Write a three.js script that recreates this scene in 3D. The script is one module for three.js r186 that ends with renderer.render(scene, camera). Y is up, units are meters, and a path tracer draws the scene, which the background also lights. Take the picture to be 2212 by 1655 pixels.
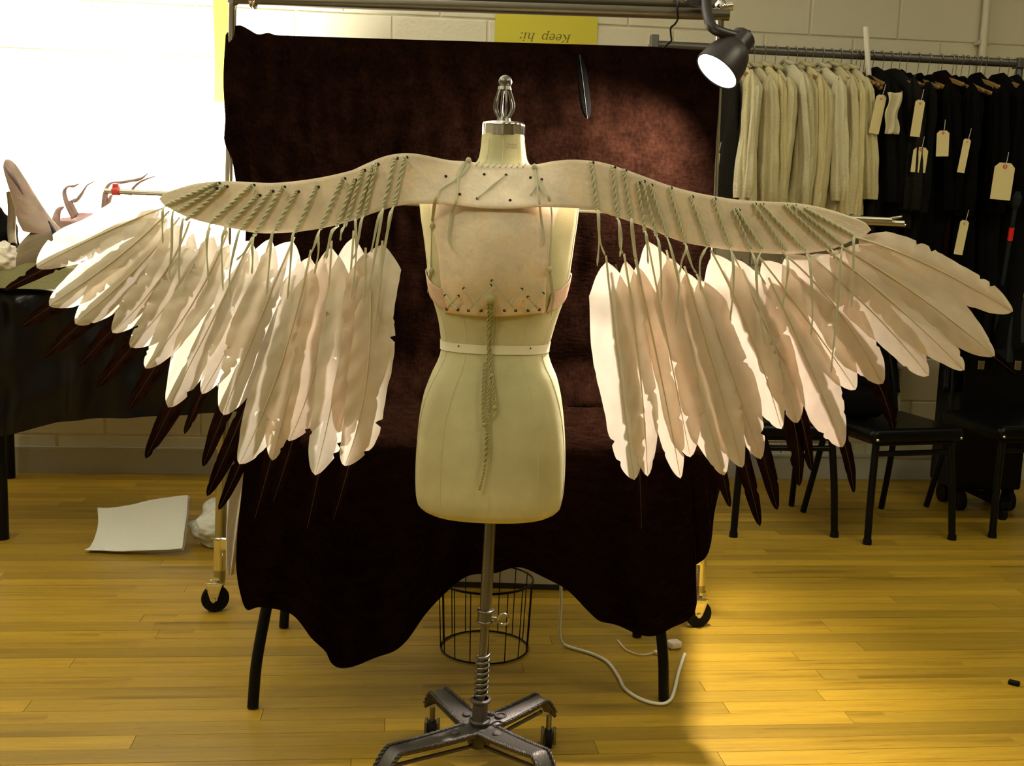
import * as THREE from 'three';
import { mergeGeometries } from 'three/addons/utils/BufferGeometryUtils.js';
import { RoundedBoxGeometry } from 'three/addons/geometries/RoundedBoxGeometry.js';
import { ImprovedNoise } from 'three/addons/math/ImprovedNoise.js';
import { RectAreaLightUniformsLib } from 'three/addons/lights/RectAreaLightUniformsLib.js';
RectAreaLightUniformsLib.init();

// ---------- camera, exposure, main lights ----------
const W = 2212, H = 1655, F = 2400;
const scene = new THREE.Scene();
scene.background = new THREE.Color(0x000000);
const camera = new THREE.PerspectiveCamera(2 * Math.atan(H / 2 / F) * 180 / Math.PI, W / H, 0.05, 60);
camera.rotation.order = 'YXZ';
camera.position.set(0, 1.143, 2.45);
camera.rotation.set(-8.24 * Math.PI / 180, 0, 1.8 * Math.PI / 180);
camera.updateMatrixWorld(true);
const renderer = new THREE.WebGLRenderer();
renderer.toneMapping = THREE.LinearToneMapping;
renderer.toneMappingExposure = 1.0;
renderer.shadowMap.enabled = true;

const CEIL = 3.0, ROOM = 0.105;                    // ceiling height; the room stands turned 6 degrees
const CEIL_TINT = new THREE.Color().setRGB(1.0, 0.95, 0.62);
const CEIL_POWER = 19.5;
const FIXTURES = [[-2.2, .4, 1], [2.1, .4, 1], [-1.7, 2.0, .95], [1.6, 2.0, .95], [2.9, -0.9, .15]];   // x, z, share: fluorescent fittings in the room
const SPOT = { power: 17, color: new THREE.Color().setRGB(1, .86, .74) };
const BULB = { power: 58, color: new THREE.Color().setRGB(1, .94, .82) };

// ---------- helpers ----------
function mulberry(a) { return () => { a |= 0; a = a + 0x6D2B79F5 | 0; let t = Math.imul(a ^ a >>> 15, 1 | a); t = t + Math.imul(t ^ t >>> 7, 61 | t) ^ t; return ((t ^ t >>> 14) >>> 0) / 4294967296; }; }
const rnd = mulberry(7);
const rr = (a, b) => a + (b - a) * rnd();
const noise = new ImprovedNoise();
const N3 = (x, y, z) => noise.noise(x, y, z);
const V = (x, y, z) => new THREE.Vector3(x, y, z);
const clamp = (x, a = 0, b = 1) => Math.min(b, Math.max(a, x));
const sstep = (a, b, x) => { const t = clamp((x - a) / (b - a)); return t * t * (3 - 2 * t); };
const lerp = (a, b, t) => a + (b - a) * t;

// a measured point of the photograph taken to the upright plane (z) or level plane (y) that it lies in
const CP = camera.position.clone();
function sight(px, py) { return V((px - W / 2) / F, -(py - H / 2) / F, -1).applyQuaternion(camera.quaternion); }
function at(px, py, z) { const d = sight(px, py); return CP.clone().addScaledVector(d, (z - CP.z) / d.z); }
function level(px, py, y = 0) { const d = sight(px, py); return CP.clone().addScaledVector(d, (y - CP.y) / d.y); }

const used = {};
function numbered(n) { const k = used[n] = (used[n] ?? -1) + 1; return k ? n + '_' + String(k).padStart(3, '0') : n; }
function sh(m) { m.castShadow = true; m.receiveShadow = true; return m; }
function tag(o, label, category, group) { o.userData.label = label; o.userData.category = category; if (group) o.userData.group = group; return o; }
function thing(name, label, category, group) { const o = new THREE.Group(); o.name = numbered(name); scene.add(o); return tag(o, label, category, group); }
function part(parent, name, geo, mat, label) {
  const m = sh(new THREE.Mesh(Array.isArray(geo) ? mergeGeometries(geo.map(g => norm(g))) : geo, mat)); m.name = name; parent.add(m);
  if (label) m.userData.label = label; return m;
}
function norm(g) { const o = g.index ? g.toNonIndexed() : g; for (const k of Object.keys(o.attributes)) if (!['position', 'normal', 'uv'].includes(k)) o.deleteAttribute(k); return o; }
function solo(name, geo, mat, label, category, group) { const m = part(scene, numbered(name), geo, mat); return tag(m, label, category, group); }
function struct(name, geo, mat) { const m = part(scene, name, geo, mat); m.userData.kind = 'structure'; return m; }

function curve(pts, closed = false, tension = .5) { return new THREE.CatmullRomCurve3(pts, closed, 'catmullrom', tension); }
function tube(pts, r, seg = 0, rad = 8, closed = false) { return new THREE.TubeGeometry(curve(pts, closed), seg || Math.max(6, pts.length * 6), r, rad, closed); }
function rod(a, b, r, r2 = r, rad = 12) {
  const d = b.clone().sub(a), g = new THREE.CylinderGeometry(r2, r, d.length(), rad);
  g.applyQuaternion(new THREE.Quaternion().setFromUnitVectors(V(0, 1, 0), d.clone().normalize()));
  const m = a.clone().add(b).multiplyScalar(.5); g.translate(m.x, m.y, m.z); return g;
}
function ball(c, r, sx = 1, sy = 1, sz = 1, ws = 16, hs = 12) { const g = new THREE.SphereGeometry(r, ws, hs); g.scale(sx, sy, sz); g.translate(c.x, c.y, c.z); return g; }
function rbox(w, h, d, r = .004, seg = 2) { return new RoundedBoxGeometry(w, h, d, seg, Math.min(r, w / 2.01, h / 2.01, d / 2.01)); }
function ring(c, R, r, axis = 'y', rs = 8, ts = 40) { const g = new THREE.TorusGeometry(R, r, rs, ts); if (axis === 'y') g.rotateX(Math.PI / 2); if (axis === 'x') g.rotateY(Math.PI / 2); g.translate(c.x, c.y, c.z); return g; }
// tapered tube along points with a radius for each
function taper(pts, radii, rad = 8, seg = 0) {
  const c = curve(pts), n = seg || pts.length * 5, fr = c.computeFrenetFrames(n), P = [], I = [], U = [];
  for (let i = 0; i <= n; i++) {
    const t = i / n, p = c.getPoint(t), k = t * (radii.length - 1), a = Math.floor(k), r = lerp(radii[a], radii[Math.min(a + 1, radii.length - 1)], k - a);
    for (let j = 0; j <= rad; j++) { const th = j / rad * Math.PI * 2; const q = p.clone().addScaledVector(fr.normals[i], Math.cos(th) * r).addScaledVector(fr.binormals[i], Math.sin(th) * r); P.push(q.x, q.y, q.z); U.push(j / rad, t); }
  }
  for (let i = 0; i < n; i++) for (let j = 0; j < rad; j++) { const a = i * (rad + 1) + j, b = a + rad + 1; I.push(a, b, a + 1, b, b + 1, a + 1); }
  return geo(P, U, I);
}
function geo(P, U, I) { const g = new THREE.BufferGeometry(); g.setAttribute('position', new THREE.Float32BufferAttribute(P, 3)); g.setAttribute('uv', new THREE.Float32BufferAttribute(U, 2)); g.setIndex(I); g.computeVertexNormals(); return g; }
// grid surface: fn(u, v) -> Vector3; uv in metres when su, sv given
function sheet(nu, nv, fn, su = 1, sv = 1, closeU = false) {
  const P = [], U = [], I = [];
  for (let j = 0; j <= nv; j++) for (let i = 0; i <= nu; i++) { const p = fn(i / nu, j / nv); P.push(p.x, p.y, p.z); U.push(i / nu * su, j / nv * sv); }
  for (let j = 0; j < nv; j++) for (let i = 0; i < nu; i++) { const a = j * (nu + 1) + i, b = a + nu + 1; I.push(a, b, a + 1, b, b + 1, a + 1); }
  return geo(P, U, I);
}
// a sheet with thickness: front, back and rim
function slab(nu, nv, fn, th, su = 1, sv = 1) {
  const f = sheet(nu, nv, fn, su, sv), n = f.attributes.normal, p = f.attributes.position, P = [], U = [], I = [], K = p.count;
  for (let s = 0; s < 2; s++) for (let k = 0; k < K; k++) { const o = s ? -th : 0; P.push(p.getX(k) + n.getX(k) * o, p.getY(k) + n.getY(k) * o, p.getZ(k) + n.getZ(k) * o); U.push(f.attributes.uv.getX(k), f.attributes.uv.getY(k)); }
  const ix = f.index.array; for (let k = 0; k < ix.length; k += 3) { I.push(ix[k], ix[k + 1], ix[k + 2]); I.push(K + ix[k], K + ix[k + 2], K + ix[k + 1]); }
  const E = []; for (let i = 0; i <= nu; i++) E.push(i); for (let j = 1; j <= nv; j++) E.push(j * (nu + 1) + nu); for (let i = nu - 1; i >= 0; i--) E.push(nv * (nu + 1) + i); for (let j = nv - 1; j >= 0; j--) E.push(j * (nu + 1));
  for (let k = 0; k < E.length - 1; k++) { const a = E[k], b = E[k + 1]; I.push(a, b, K + a, b, K + b, K + a); }
  return geo(P, U, I);
}
// piecewise linear lookup
function pl(tab, x, k = 1) { if (x <= tab[0][0]) return tab[0][k]; for (let i = 1; i < tab.length; i++) if (x <= tab[i][0]) { const a = tab[i - 1], b = tab[i]; return lerp(a[k], b[k], (x - a[0]) / (b[0] - a[0] || 1)); } return tab[tab.length - 1][k]; }
// smooth lookup
function sl(tab, x, k = 1) {
  const n = tab.length; if (x <= tab[0][0]) return tab[0][k]; if (x >= tab[n - 1][0]) return tab[n - 1][k];
  let i = 1; while (x > tab[i][0]) i++;
  const p0 = tab[Math.max(0, i - 2)][k], p1 = tab[i - 1][k], p2 = tab[i][k], p3 = tab[Math.min(n - 1, i + 1)][k], t = (x - tab[i - 1][0]) / (tab[i][0] - tab[i - 1][0]);
  const m1 = (p2 - p0) / 2, m2 = (p3 - p1) / 2, t2 = t * t, t3 = t2 * t;
  return (2 * t3 - 3 * t2 + 1) * p1 + (t3 - 2 * t2 + t) * m1 + (-2 * t3 + 3 * t2) * p2 + (t3 - t2) * m2;
}
// two-strand twisted cord
function cord(pts, r, turnsPerM = 90, rad = 5) {
  const c = curve(pts), len = c.getLength(), n = Math.max(8, Math.min(220, Math.ceil(len * turnsPerM * 5))), fr = c.computeFrenetFrames(n), out = [];
  for (let s = 0; s < 2; s++) { const q = []; for (let i = 0; i <= n; i++) { const th = i / n * len * turnsPerM * Math.PI * 2 + s * Math.PI; q.push(c.getPoint(i / n).addScaledVector(fr.normals[i], Math.cos(th) * r * .6).addScaledVector(fr.binormals[i], Math.sin(th) * r * .6)); } out.push(new THREE.TubeGeometry(curve(q), n, r * .62, rad)); }
  return mergeGeometries(out.map(norm));
}
// flat leather thong along points, width w
function thong(pts, w, th = .0012) {
  const c = curve(pts), n = Math.max(8, pts.length * 6);
  return slab(n, 1, (u, v) => { const p = c.getPoint(u), t = c.getTangent(u); const s = V(-t.y, t.x, 0).normalize(); const k = (u > .93 ? (1 - u) / .07 * .8 + .2 : 1) * (.75 + .25 * Math.cos(u * 9 + w * 4000)); return p.addScaledVector(s, (v - .5) * w * k); }, th);
}

// ---------- textures ----------
function tex(w, h, fn, srgb = true, rep = [1, 1]) {
  const d = new Uint8Array(w * h * 4);
  for (let y = 0; y < h; y++) for (let x = 0; x < w; x++) { const c = fn(x / w, y / h), k = (y * w + x) * 4; d[k] = clamp(c[0]) * 255; d[k + 1] = clamp(c[1]) * 255; d[k + 2] = clamp(c[2]) * 255; d[k + 3] = 255; }
  const t = new THREE.DataTexture(d, w, h); t.wrapS = t.wrapT = THREE.RepeatWrapping; t.magFilter = THREE.LinearFilter; t.minFilter = THREE.LinearMipmapLinearFilter; t.generateMipmaps = true;
  if (srgb) t.colorSpace = THREE.SRGBColorSpace; t.repeat.set(...rep); t.needsUpdate = true; return t;
}
const fbm = (x, y, z, o = 4) => { let s = 0, a = .5; for (let i = 0; i < o; i++) { s += a * N3(x, y, z); x *= 2.03; y *= 2.03; a *= .5; } return s; };
const g3 = v => [v, v, v];
const M = {};
const std = (o) => new THREE.MeshStandardMaterial({ side: THREE.DoubleSide, ...o });
const phy = (o) => new THREE.MeshPhysicalMaterial({ side: THREE.DoubleSide, ...o });
const rgb = (r, g, b) => new THREE.Color().setRGB(r, g, b);

const clothBump = tex(256, 256, (u, v) => g3(.5 + .25 * Math.sin(u * 256 * Math.PI / 2) + .25 * Math.sin(v * 256 * Math.PI / 2)), false);
const fineNoise = tex(256, 256, (u, v) => g3(.5 + .9 * fbm(u * 40, v * 40, 3, 3)), false);
M.block = std({ color: rgb(.70, .665, .51), roughness: .45, bumpMap: fineNoise, bumpScale: .0012 });
M.wall = std({ color: rgb(.70, .665, .51), roughness: .55, bumpMap: fineNoise, bumpScale: .001 });
M.mortar = std({ color: rgb(.66, .625, .48), roughness: .6 });
M.ceiling = std({ color: rgb(.62, .61, .57), roughness: .8 });
M.base = std({ color: rgb(.50, .49, .42), roughness: .5 });
M.sub = std({ color: rgb(.09, .045, .012), roughness: .8 });
M.plank = [0, 1, 2, 3, 4, 5].map(k => {
  const tone = [1, .93, 1.06, .97, .88, 1.03][k];
  const t = tex(512, 64, (u, v) => {
    const w = fbm(u * 5 + k * 9, v * 2.2, k * 3.1, 4), gr = fbm(u * 7 + k, v * 42 + w * 5, k + 5, 3), fl = fbm(u * 60, v * 110, k + 9, 2), st = fbm(u * 2.1 + k * 4, v * .8, 11 + k, 3);
    let s = tone * (.80 + .10 * w + .16 * gr + .10 * fl); if (st > .2) s *= 1 - (st - .2) * 1.1;
    const sc = fbm(u * 22 + v * 3, v * 6 + k, 20 + k, 2); if (sc > .36) s *= .86;
    s *= .82; return [s * .98, s * (.79 - .03 * st), s * (.235 - .05 * st)];
  });
  const b = tex(256, 64, (u, v) => g3(.5 + .5 * fbm(u * 9 + k, v * 40, k + 2, 3)), false);
  return phy({ map: t, roughness: .42, specularIntensity: .55, bumpMap: b, bumpScale: .0006 });
});
M.linen = std({ color: rgb(.73, .70, .45), roughness: .85, bumpMap: clothBump.clone(), bumpScale: .0004, map: tex(256, 256, (u, v) => { const s = .93 + .12 * fbm(u * 9, v * 9, 1, 4); return [s, s * (1 + .02 * fbm(u * 5, v * 5, 8, 2)), s * .97]; }) });
M.linen.bumpMap.repeat.set(6, 6); M.linen.bumpMap.needsUpdate = true;
M.seam = std({ color: rgb(.68, .66, .45), roughness: .9 });
M.tape = std({ color: rgb(.86, .84, .66), roughness: .8 });
M.chrome = std({ color: rgb(.86, .85, .84), metalness: 1, roughness: .09 });
M.steel = std({ color: rgb(.42, .41, .38), metalness: 1, roughness: .26 });
M.dullSteel = std({ color: rgb(.40, .38, .32), metalness: 1, roughness: .35 });
M.pewter = std({ color: rgb(.20, .19, .165), metalness: .9, roughness: .33 });
M.railSteel = std({ color: rgb(.15, .135, .10), metalness: .85, roughness: .38 });
M.darkPipe = std({ color: rgb(.13, .125, .12), metalness: .6, roughness: .4 });
M.iron = std({ color: rgb(.11, .10, .095), metalness: .75, roughness: .42, bumpMap: fineNoise, bumpScale: .0008 });
M.blackMetal = phy({ color: rgb(.004, .004, .004), specularIntensity: .35, roughness: .3 });
M.blackVinyl = phy({ color: rgb(.003, .003, .0032), roughness: .3, specularIntensity: .3 });
M.plastic = phy({ color: rgb(.004, .0035, .004), roughness: .3, specularIntensity: .35, clearcoat: .08, clearcoatRoughness: .1 });
M.rubber = phy({ color: rgb(.005, .005, .005), roughness: .6, specularIntensity: .3 });
const leatherMap = tex(512, 512, (u, v) => {
  const a = fbm(u * 5, v * 5, 1, 5), b = fbm(u * 14, v * 14, 4, 4), c = fbm(u * 60, v * 60, 9, 2), d = fbm(u * 3 + 7, v * 3, 14, 3);
  let s = .95 + .12 * a + .08 * b + .05 * c, w = clamp(d * 1.5 + b * .9, 0, .7);
  return [s * (1 - .04 * w), s * (.95 - .12 * w), s * (.89 - .24 * w)];
}, true);
const leatherBump = tex(256, 256, (u, v) => g3(.5 + .5 * fbm(u * 34, v * 34, 2, 3)), false);
M.leather = std({ color: rgb(.97, .94, .88), map: leatherMap, roughness: .55, bumpMap: leatherBump, bumpScale: .0009 });
M.strap = std({ color: rgb(.82, .66, .58), map: leatherMap, roughness: .55, bumpMap: leatherBump, bumpScale: .0009 });
M.thong = std({ color: rgb(.56, .56, .40), roughness: .8 });
M.cordTwine = std({ color: rgb(.40, .38, .17), roughness: .9 });
M.hole = std({ color: rgb(.03, .02, .012), roughness: .9 });
// feather vanes: u runs across, v along; barbs slant from the shaft
const barb = tex(128, 512, (u, v) => { const x = Math.abs(u - .5) * 2; const p = v * 150 - x * 26; const s = .5 + .5 * Math.sin(p * 6.283); return g3(.62 + .22 * s + .35 * fbm(u * 3, v * 24, 3, 3)); }, false);
const featherMap = k => tex(128, 512, (u, v) => { const x = Math.abs(u - .5) * 2; const p = v * 150 - x * 26; const s = .955 + .02 * Math.sin(p * 6.283) + .09 * fbm(u * 2 + k, v * 7, k, 3); const w = clamp(.5 + 1.2 * fbm(u * 1.5, v * 4, 7 + k, 3)); return [s, s * (.985 - .035 * w), s * (.955 - .06 * w)]; });
M.feather = [0, 1, 2].map(k => phy({ map: featherMap(k), color: [rgb(.93, .92, .88), rgb(.93, .87, .80), rgb(.92, .82, .75)][k], roughness: 1, transmission: .28, thickness: 0, ior: 1.02, bumpMap: barb, bumpScale: .0007, specularIntensity: .1 }));
M.rachis = std({ color: rgb(.66, .58, .40), roughness: .5 });
const darkMap = tex(128, 512, (u, v) => { const s = .75 + .6 * fbm(u * 4, v * 12, 5, 4); return [s, s * .8, s * .62]; });
M.darkFeather = phy({ map: darkMap, color: rgb(.012, .0066, .0043), roughness: .9, transmission: .22, thickness: 0, ior: 1.02, specularIntensity: .15, bumpMap: barb, bumpScale: .0007 });
M.darkRachis = std({ color: rgb(.03, .022, .016), roughness: .6 });
const velvetMap = tex(512, 512, (u, v) => { const a = fbm(u * 9, v * 9, 2, 4), b = fbm(u * 50, v * 34, 6, 3); const s = .82 + .35 * a + .35 * b; return [s, s * .97, s * .95]; });
const velvetBump = tex(512, 512, (u, v) => g3(.5 + .35 * fbm(u * 14, v * 60, 2, 4) + .25 * fbm(u * 90, v * 90, 6, 2)), false);
M.velvet = phy({ map: velvetMap, color: rgb(.0105, .0044, .0027), roughness: 1, sheen: 1, sheenColor: rgb(.68, .29, .18), sheenRoughness: .26, specularIntensity: .0, bumpMap: velvetBump, bumpScale: .002 });
M.yellowPaper = std({ color: rgb(.66, .60, .05), roughness: .8, map: tex(128, 128, (u, v) => { const s = .95 + .16 * fbm(u * 6, v * 6, 3, 4); return [s, s, s * .9]; }) });
M.cotton = std({ color: rgb(.72, .72, .66), roughness: .95, bumpMap: fineNoise, bumpScale: .001 });
M.cottonWarm = std({ color: rgb(.76, .70, .62), roughness: .95, bumpMap: fineNoise, bumpScale: .001 });
M.red = std({ color: rgb(.55, .05, .035), roughness: .5 });
M.brightRed = std({ color: rgb(.75, .02, .02), roughness: .4 });
M.whitePlastic = std({ color: rgb(.78, .75, .66), roughness: .5 });
M.pinkPlastic = std({ color: rgb(.80, .66, .58), roughness: .5 });
M.wood = std({ color: rgb(.34, .20, .06), roughness: .45, map: tex(64, 256, (u, v) => { const s = .9 + .25 * fbm(u * 14, v * 4, 5, 3); return g3(s); }) });
M.manila = std({ color: rgb(.64, .56, .30), roughness: .8, bumpMap: fineNoise, bumpScale: .0003 });
M.olive = std({ color: rgb(.16, .15, .055), roughness: .85, bumpMap: fineNoise, bumpScale: .002 });
M.latex = std({ color: rgb(.50, .42, .31), roughness: .5, map: tex(256, 256, (u, v) => { const a = fbm(u * 6, v * 3, 3, 4), w = clamp(.4 + 1.5 * fbm(u * 4, v * 5, 12, 3)); const s = .9 + .2 * a; return [s, s * (1 - .14 * w), s * (1 - .02 * w)]; }) });
M.latexOlive = std({ color: rgb(.24, .21, .11), roughness: .5, map: M.latex.map });
M.latexPlum = std({ color: rgb(.16, .10, .12), roughness: .6 });
M.latexPink = std({ color: rgb(.50, .39, .34), roughness: .45, map: M.latex.map });
M.shirt = [rgb(.56, .51, .31), rgb(.60, .56, .38), rgb(.50, .45, .27), rgb(.57, .50, .27)].map(c => std({ color: c, roughness: .9, bumpMap: fineNoise, bumpScale: .002 }));
M.darkCloth = [rgb(.0035, .0035, .0033), rgb(.006, .006, .0055), rgb(.012, .0115, .010), rgb(.004, .006, .011), rgb(.008, .003, .0025), rgb(.022, .029, .033)].map(c => phy({ color: c, specularIntensity: .08, roughness: .95, bumpMap: fineNoise, bumpScale: .002 }));
M.box = std({ color: rgb(.66, .63, .52), roughness: .8 });
M.grey = phy({ color: rgb(.03, .03, .031), roughness: .55, specularIntensity: .3 });
M.glow = std({ color: 0x111111, roughness: .6, emissive: rgb(1, .93, .90), emissiveIntensity: 6 });
M.bulbGlow = std({ color: 0x111111, roughness: .6, emissive: rgb(1, .93, .8), emissiveIntensity: 6 });
M.tubeGlow = std({ color: 0x222222, roughness: .6, emissive: rgb(1, .95, .72), emissiveIntensity: 1.2 });
M.shade = std({ color: rgb(.020, .016, .018), roughness: .4 });
M.shadeInside = std({ color: rgb(.6, .6, .58), metalness: .4, roughness: .4 });

// ---------- the room ----------
const roomQ = new THREE.Quaternion().setFromAxisAngle(V(0, 1, 0), ROOM);
const R3 = (x, y, z) => V(x, y, z).applyQuaternion(roomQ);
const XL = -6.4, XR = 6.8, ZB = -2.48, ZF = 8.6;
function roomBox(name, x0, x1, y0, y1, z0, z1, mat) { const g = new THREE.BoxGeometry(x1 - x0, y1 - y0, z1 - z0); g.translate((x0 + x1) / 2, (y0 + y1) / 2, (z0 + z1) / 2); const m = struct(name, g, mat); m.rotation.y = ROOM; return m; }
roomBox('ceiling', XL - .15, XR + .15, CEIL, CEIL + .15, ZB - .15, ZF + .15, M.ceiling);
roomBox('wall_left', XL - .15, XL, 0, CEIL, ZB, ZF, M.wall);
roomBox('wall_right', XR, XR + .15, 0, CEIL, ZB, ZF, M.wall);
roomBox('wall_front', XL - .15, XR + .15, 0, CEIL, ZF, ZF + .15, M.wall);
// floor of narrow maple strips
{
  const floor = roomBox('floor', XL - .15, XR + .15, -.12, -.014, ZB - .15, ZF + .15, M.sub);
  const PW = .0635, lens = [.8, 1.1, 1.45, 1.9], geos = lens.map(l => [0, 1, 2].map(k => { const g = new THREE.BoxGeometry(l - .0012, .014, PW - .0011); const uv = g.attributes.uv, p = g.attributes.position; for (let i = 0; i < uv.count; i++) uv.setXY(i, p.getX(i) / 1.9 + .5 + k * .37, p.getZ(i) / PW + .5 + k * .31); return g; }));
  const rest = M.plank.map(() => []); const seen = [];
  for (let z = ZB + PW / 2; z < ZF; z += PW) {
    let x = XL - rr(0, 1.2);
    while (x < XR) {
      const li = Math.floor(rnd() * 4), L = lens[li], k = Math.floor(rnd() * 3), mi = Math.floor(rnd() * 6), y = -.007 + rr(-.0003, .0003), cx = x + L / 2; x += L;
      const w = R3(cx, 0, z), d = CP.z - w.z; const px = w.x / d * F; const inView = d > 2.2 && Math.abs(px) < 1180 + L / 2 / d * F;
      const e = { li, k, mi, y, cx, z, d }; if (inView) seen.push(e); else rest[mi].push(e);
    }
  }
  seen.sort((a, b) => a.d - b.d).forEach((e, i) => {
    if (i < 300) { const m = sh(new THREE.Mesh(geos[e.li][e.k], M.plank[e.mi])); m.name = numbered('plank'); m.position.set(e.cx, e.y, e.z); floor.add(m); }
    else rest[e.mi].push(e);
  });
  rest.forEach((list, mi) => { const m = part(floor, numbered('far_planks'), list.map(e => geos[e.li][e.k].clone().translate(e.cx, e.y, e.z)), M.plank[mi]); m.userData.kind = 'stuff'; });
}
// back wall of painted concrete blocks
{
  const wall = roomBox('wall_back', XL - .15, XR + .15, 0, CEIL, ZB - .16, ZB - .006, M.mortar);
  const BW = .4064, BH = .2032, J = .0075, C = .004, Dp = .02;
  function blockGeo(w, h) {
    const x = w / 2, y = h / 2, P = [], U = [];
    const quad = (a, b, c, d) => { for (const q of [a, b, c, a, c, d]) { P.push(...q); U.push(q[0] / .5 + .5, q[1] / .5 + .5); } };
    const f = (sx, sy) => [sx * (x - C), sy * (y - C), 0], o = (sx, sy) => [sx * x, sy * y, -C], k = (sx, sy) => [sx * x, sy * y, -Dp];
    quad(f(-1, -1), f(1, -1), f(1, 1), f(-1, 1));
    for (const [a, b] of [[[-1, -1], [1, -1]], [[1, -1], [1, 1]], [[1, 1], [-1, 1]], [[-1, 1], [-1, -1]]]) { quad(o(...a), o(...b), f(...b), f(...a)); quad(k(...a), k(...b), o(...b), o(...a)); }
    const g = new THREE.BufferGeometry(); g.setAttribute('position', new THREE.Float32BufferAttribute(P, 3)); g.setAttribute('uv', new THREE.Float32BufferAttribute(U, 2)); g.computeVertexNormals(); return g;
  }
  const full = blockGeo(BW - J, BH - J), rest = [];
  for (let r = 0; r < 15; r++) for (let c = -17; c < 18; c++) {
    const x = c * BW + (r % 2 ? BW / 2 : 0) + .11, y = r * BH + BH / 2 - .035, z = ZB + rr(-.0008, .0008); if (x < XL + .2 || x > XR - .2 || y + BH / 2 > CEIL) continue;
    if (x > -2.75 && x < 2.6 && y < 2.6) { const m = sh(new THREE.Mesh(full, M.block)); m.name = numbered('block'); m.position.set(x, y, z); wall.add(m); }
    else rest.push(full.clone().translate(x, y, z));
  }
  part(wall, 'outer_blocks', rest, M.block).userData.kind = 'stuff';
  const bb = roomBox('baseboard_back', XL, XR, 0, .105, ZB, ZB + .014, M.base);
  part(bb, 'moulding', new THREE.BoxGeometry(XR - XL, .012, .02).translate(0, .111, ZB + .01), M.base);
}
const wallZ = (x) => { const s = Math.sin(ROOM), c = Math.cos(ROOM); return (ZB - x * s) / c; };          // z of the wall face at world x
function onWall(px, py, out = 0) { let z = ZB; for (let i = 0; i < 6; i++) { const p = at(px, py, z); z = wallZ(p.x) + out; } return at(px, py, z); }

// fluorescent ceiling fittings
FIXTURES.forEach(([x, z, share], i) => {
  const t = thing('ceiling_light', ['fluorescent ceiling fitting ahead of the dress form on the left', 'fluorescent ceiling fitting ahead of the dress form on the right', 'fluorescent ceiling fitting behind the photographer on the left', 'fluorescent ceiling fitting behind the photographer on the right', 'fluorescent ceiling fitting above the clothes rack'][i], 'ceiling light', 'fluorescent ceiling fittings');
  const p = R3(x, CEIL, z); t.position.copy(p); t.rotation.y = ROOM;
  part(t, 'housing', rbox(1.28, .07, .36, .01).translate(0, -.035, 0), M.ceiling);
  part(t, 'diffuser', rbox(1.2, .02, .3, .008).translate(0, -.076, 0), M.tubeGlow);
  const l = new THREE.RectAreaLight(CEIL_TINT, CEIL_POWER * share, 1.2, .3); l.position.set(0, -.09, 0); l.rotation.x = -Math.PI / 2; l.name = 'fluorescent_light'; t.add(l);
});

// yellow papers taped to the wall
{
  const a = onWall(1070, 26, .003), b = onWall(1292, 20, .003), c = onWall(1292, 150, .003), d = onWall(1070, 150, .003);
  const cv = document.createElement('canvas'); cv.width = 512; cv.height = 288; const x = cv.getContext('2d');
  x.fillStyle = '#d0c742'; x.fillRect(0, 0, 512, 288); x.save(); x.translate(256, 128); x.rotate(Math.PI); x.strokeStyle = '#3c3818'; x.fillStyle = '#6a6426'; x.font = 'italic 62px serif'; x.textAlign = 'center'; x.fillText('Keep  hi:', 0, 24); x.restore();
  const t = new THREE.CanvasTexture(cv); t.colorSpace = THREE.SRGBColorSpace;
  const w = b.x - a.x, y0 = c.y, y1 = a.y;
  solo('paper_note', slab(8, 6, (u, v) => { const p = V(lerp(a.x, b.x, u), lerp(y0, y1, v), 0); p.z = wallZ(p.x) + .004 + .004 * Math.sin(u * 5 + v * 3) * v * .4; return p; }, .0006), std({ map: t, roughness: .85 }), 'yellow paper note with upside down handwriting taped to the block wall', 'note');
  const l = onWall(461, 0, .003).x, r = onWall(497, 0, .003).x, bt = onWall(478, 221, .003).y;
  solo('yellow_banner', slab(4, 20, (u, v) => { const p = V(lerp(l, r, u) + .004 * Math.sin(v * 8), lerp(bt, 2.45, v), 0); p.z = wallZ(p.x) + .004 + .003 * Math.sin(v * 9 + u); return p; }, .0006), M.yellowPaper, 'long vertical yellow paper strip on the wall beside the black drape', 'paper strip');
}
// conduit and wall heater
{
  const p0 = onWall(2133, 0, .03), pts = [V(p0.x, CEIL, p0.z), V(p0.x, .9, p0.z)];
  const t = thing('wall_conduit', 'painted vertical conduit pipe on the block wall above the dark clothes', 'pipe'); part(t, 'pipe', rod(pts[0], pts[1], .017), M.block);
  for (const y of [1.3, 2.0, 2.7]) part(t, 'clip', rbox(.06, .02, .04, .004).applyQuaternion(roomQ).translate(p0.x, y, p0.z - .012), M.block);
  const h = thing('wall_heater', 'pale louvred heater cover on the wall behind the chairs', 'heater'); const c = onWall(1862, 840, .03); h.position.copy(c); h.rotation.y = ROOM;
  part(h, 'casing', rbox(.36, .30, .06, .006).translate(0, -.04, 0), M.box);
  for (let k = 0; k < 11; k++) part(h, 'louvre', rbox(.32, .006, .02, .002).rotateX(.5).translate(0, .105 - k * .012, .036), M.steel);
}

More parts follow.
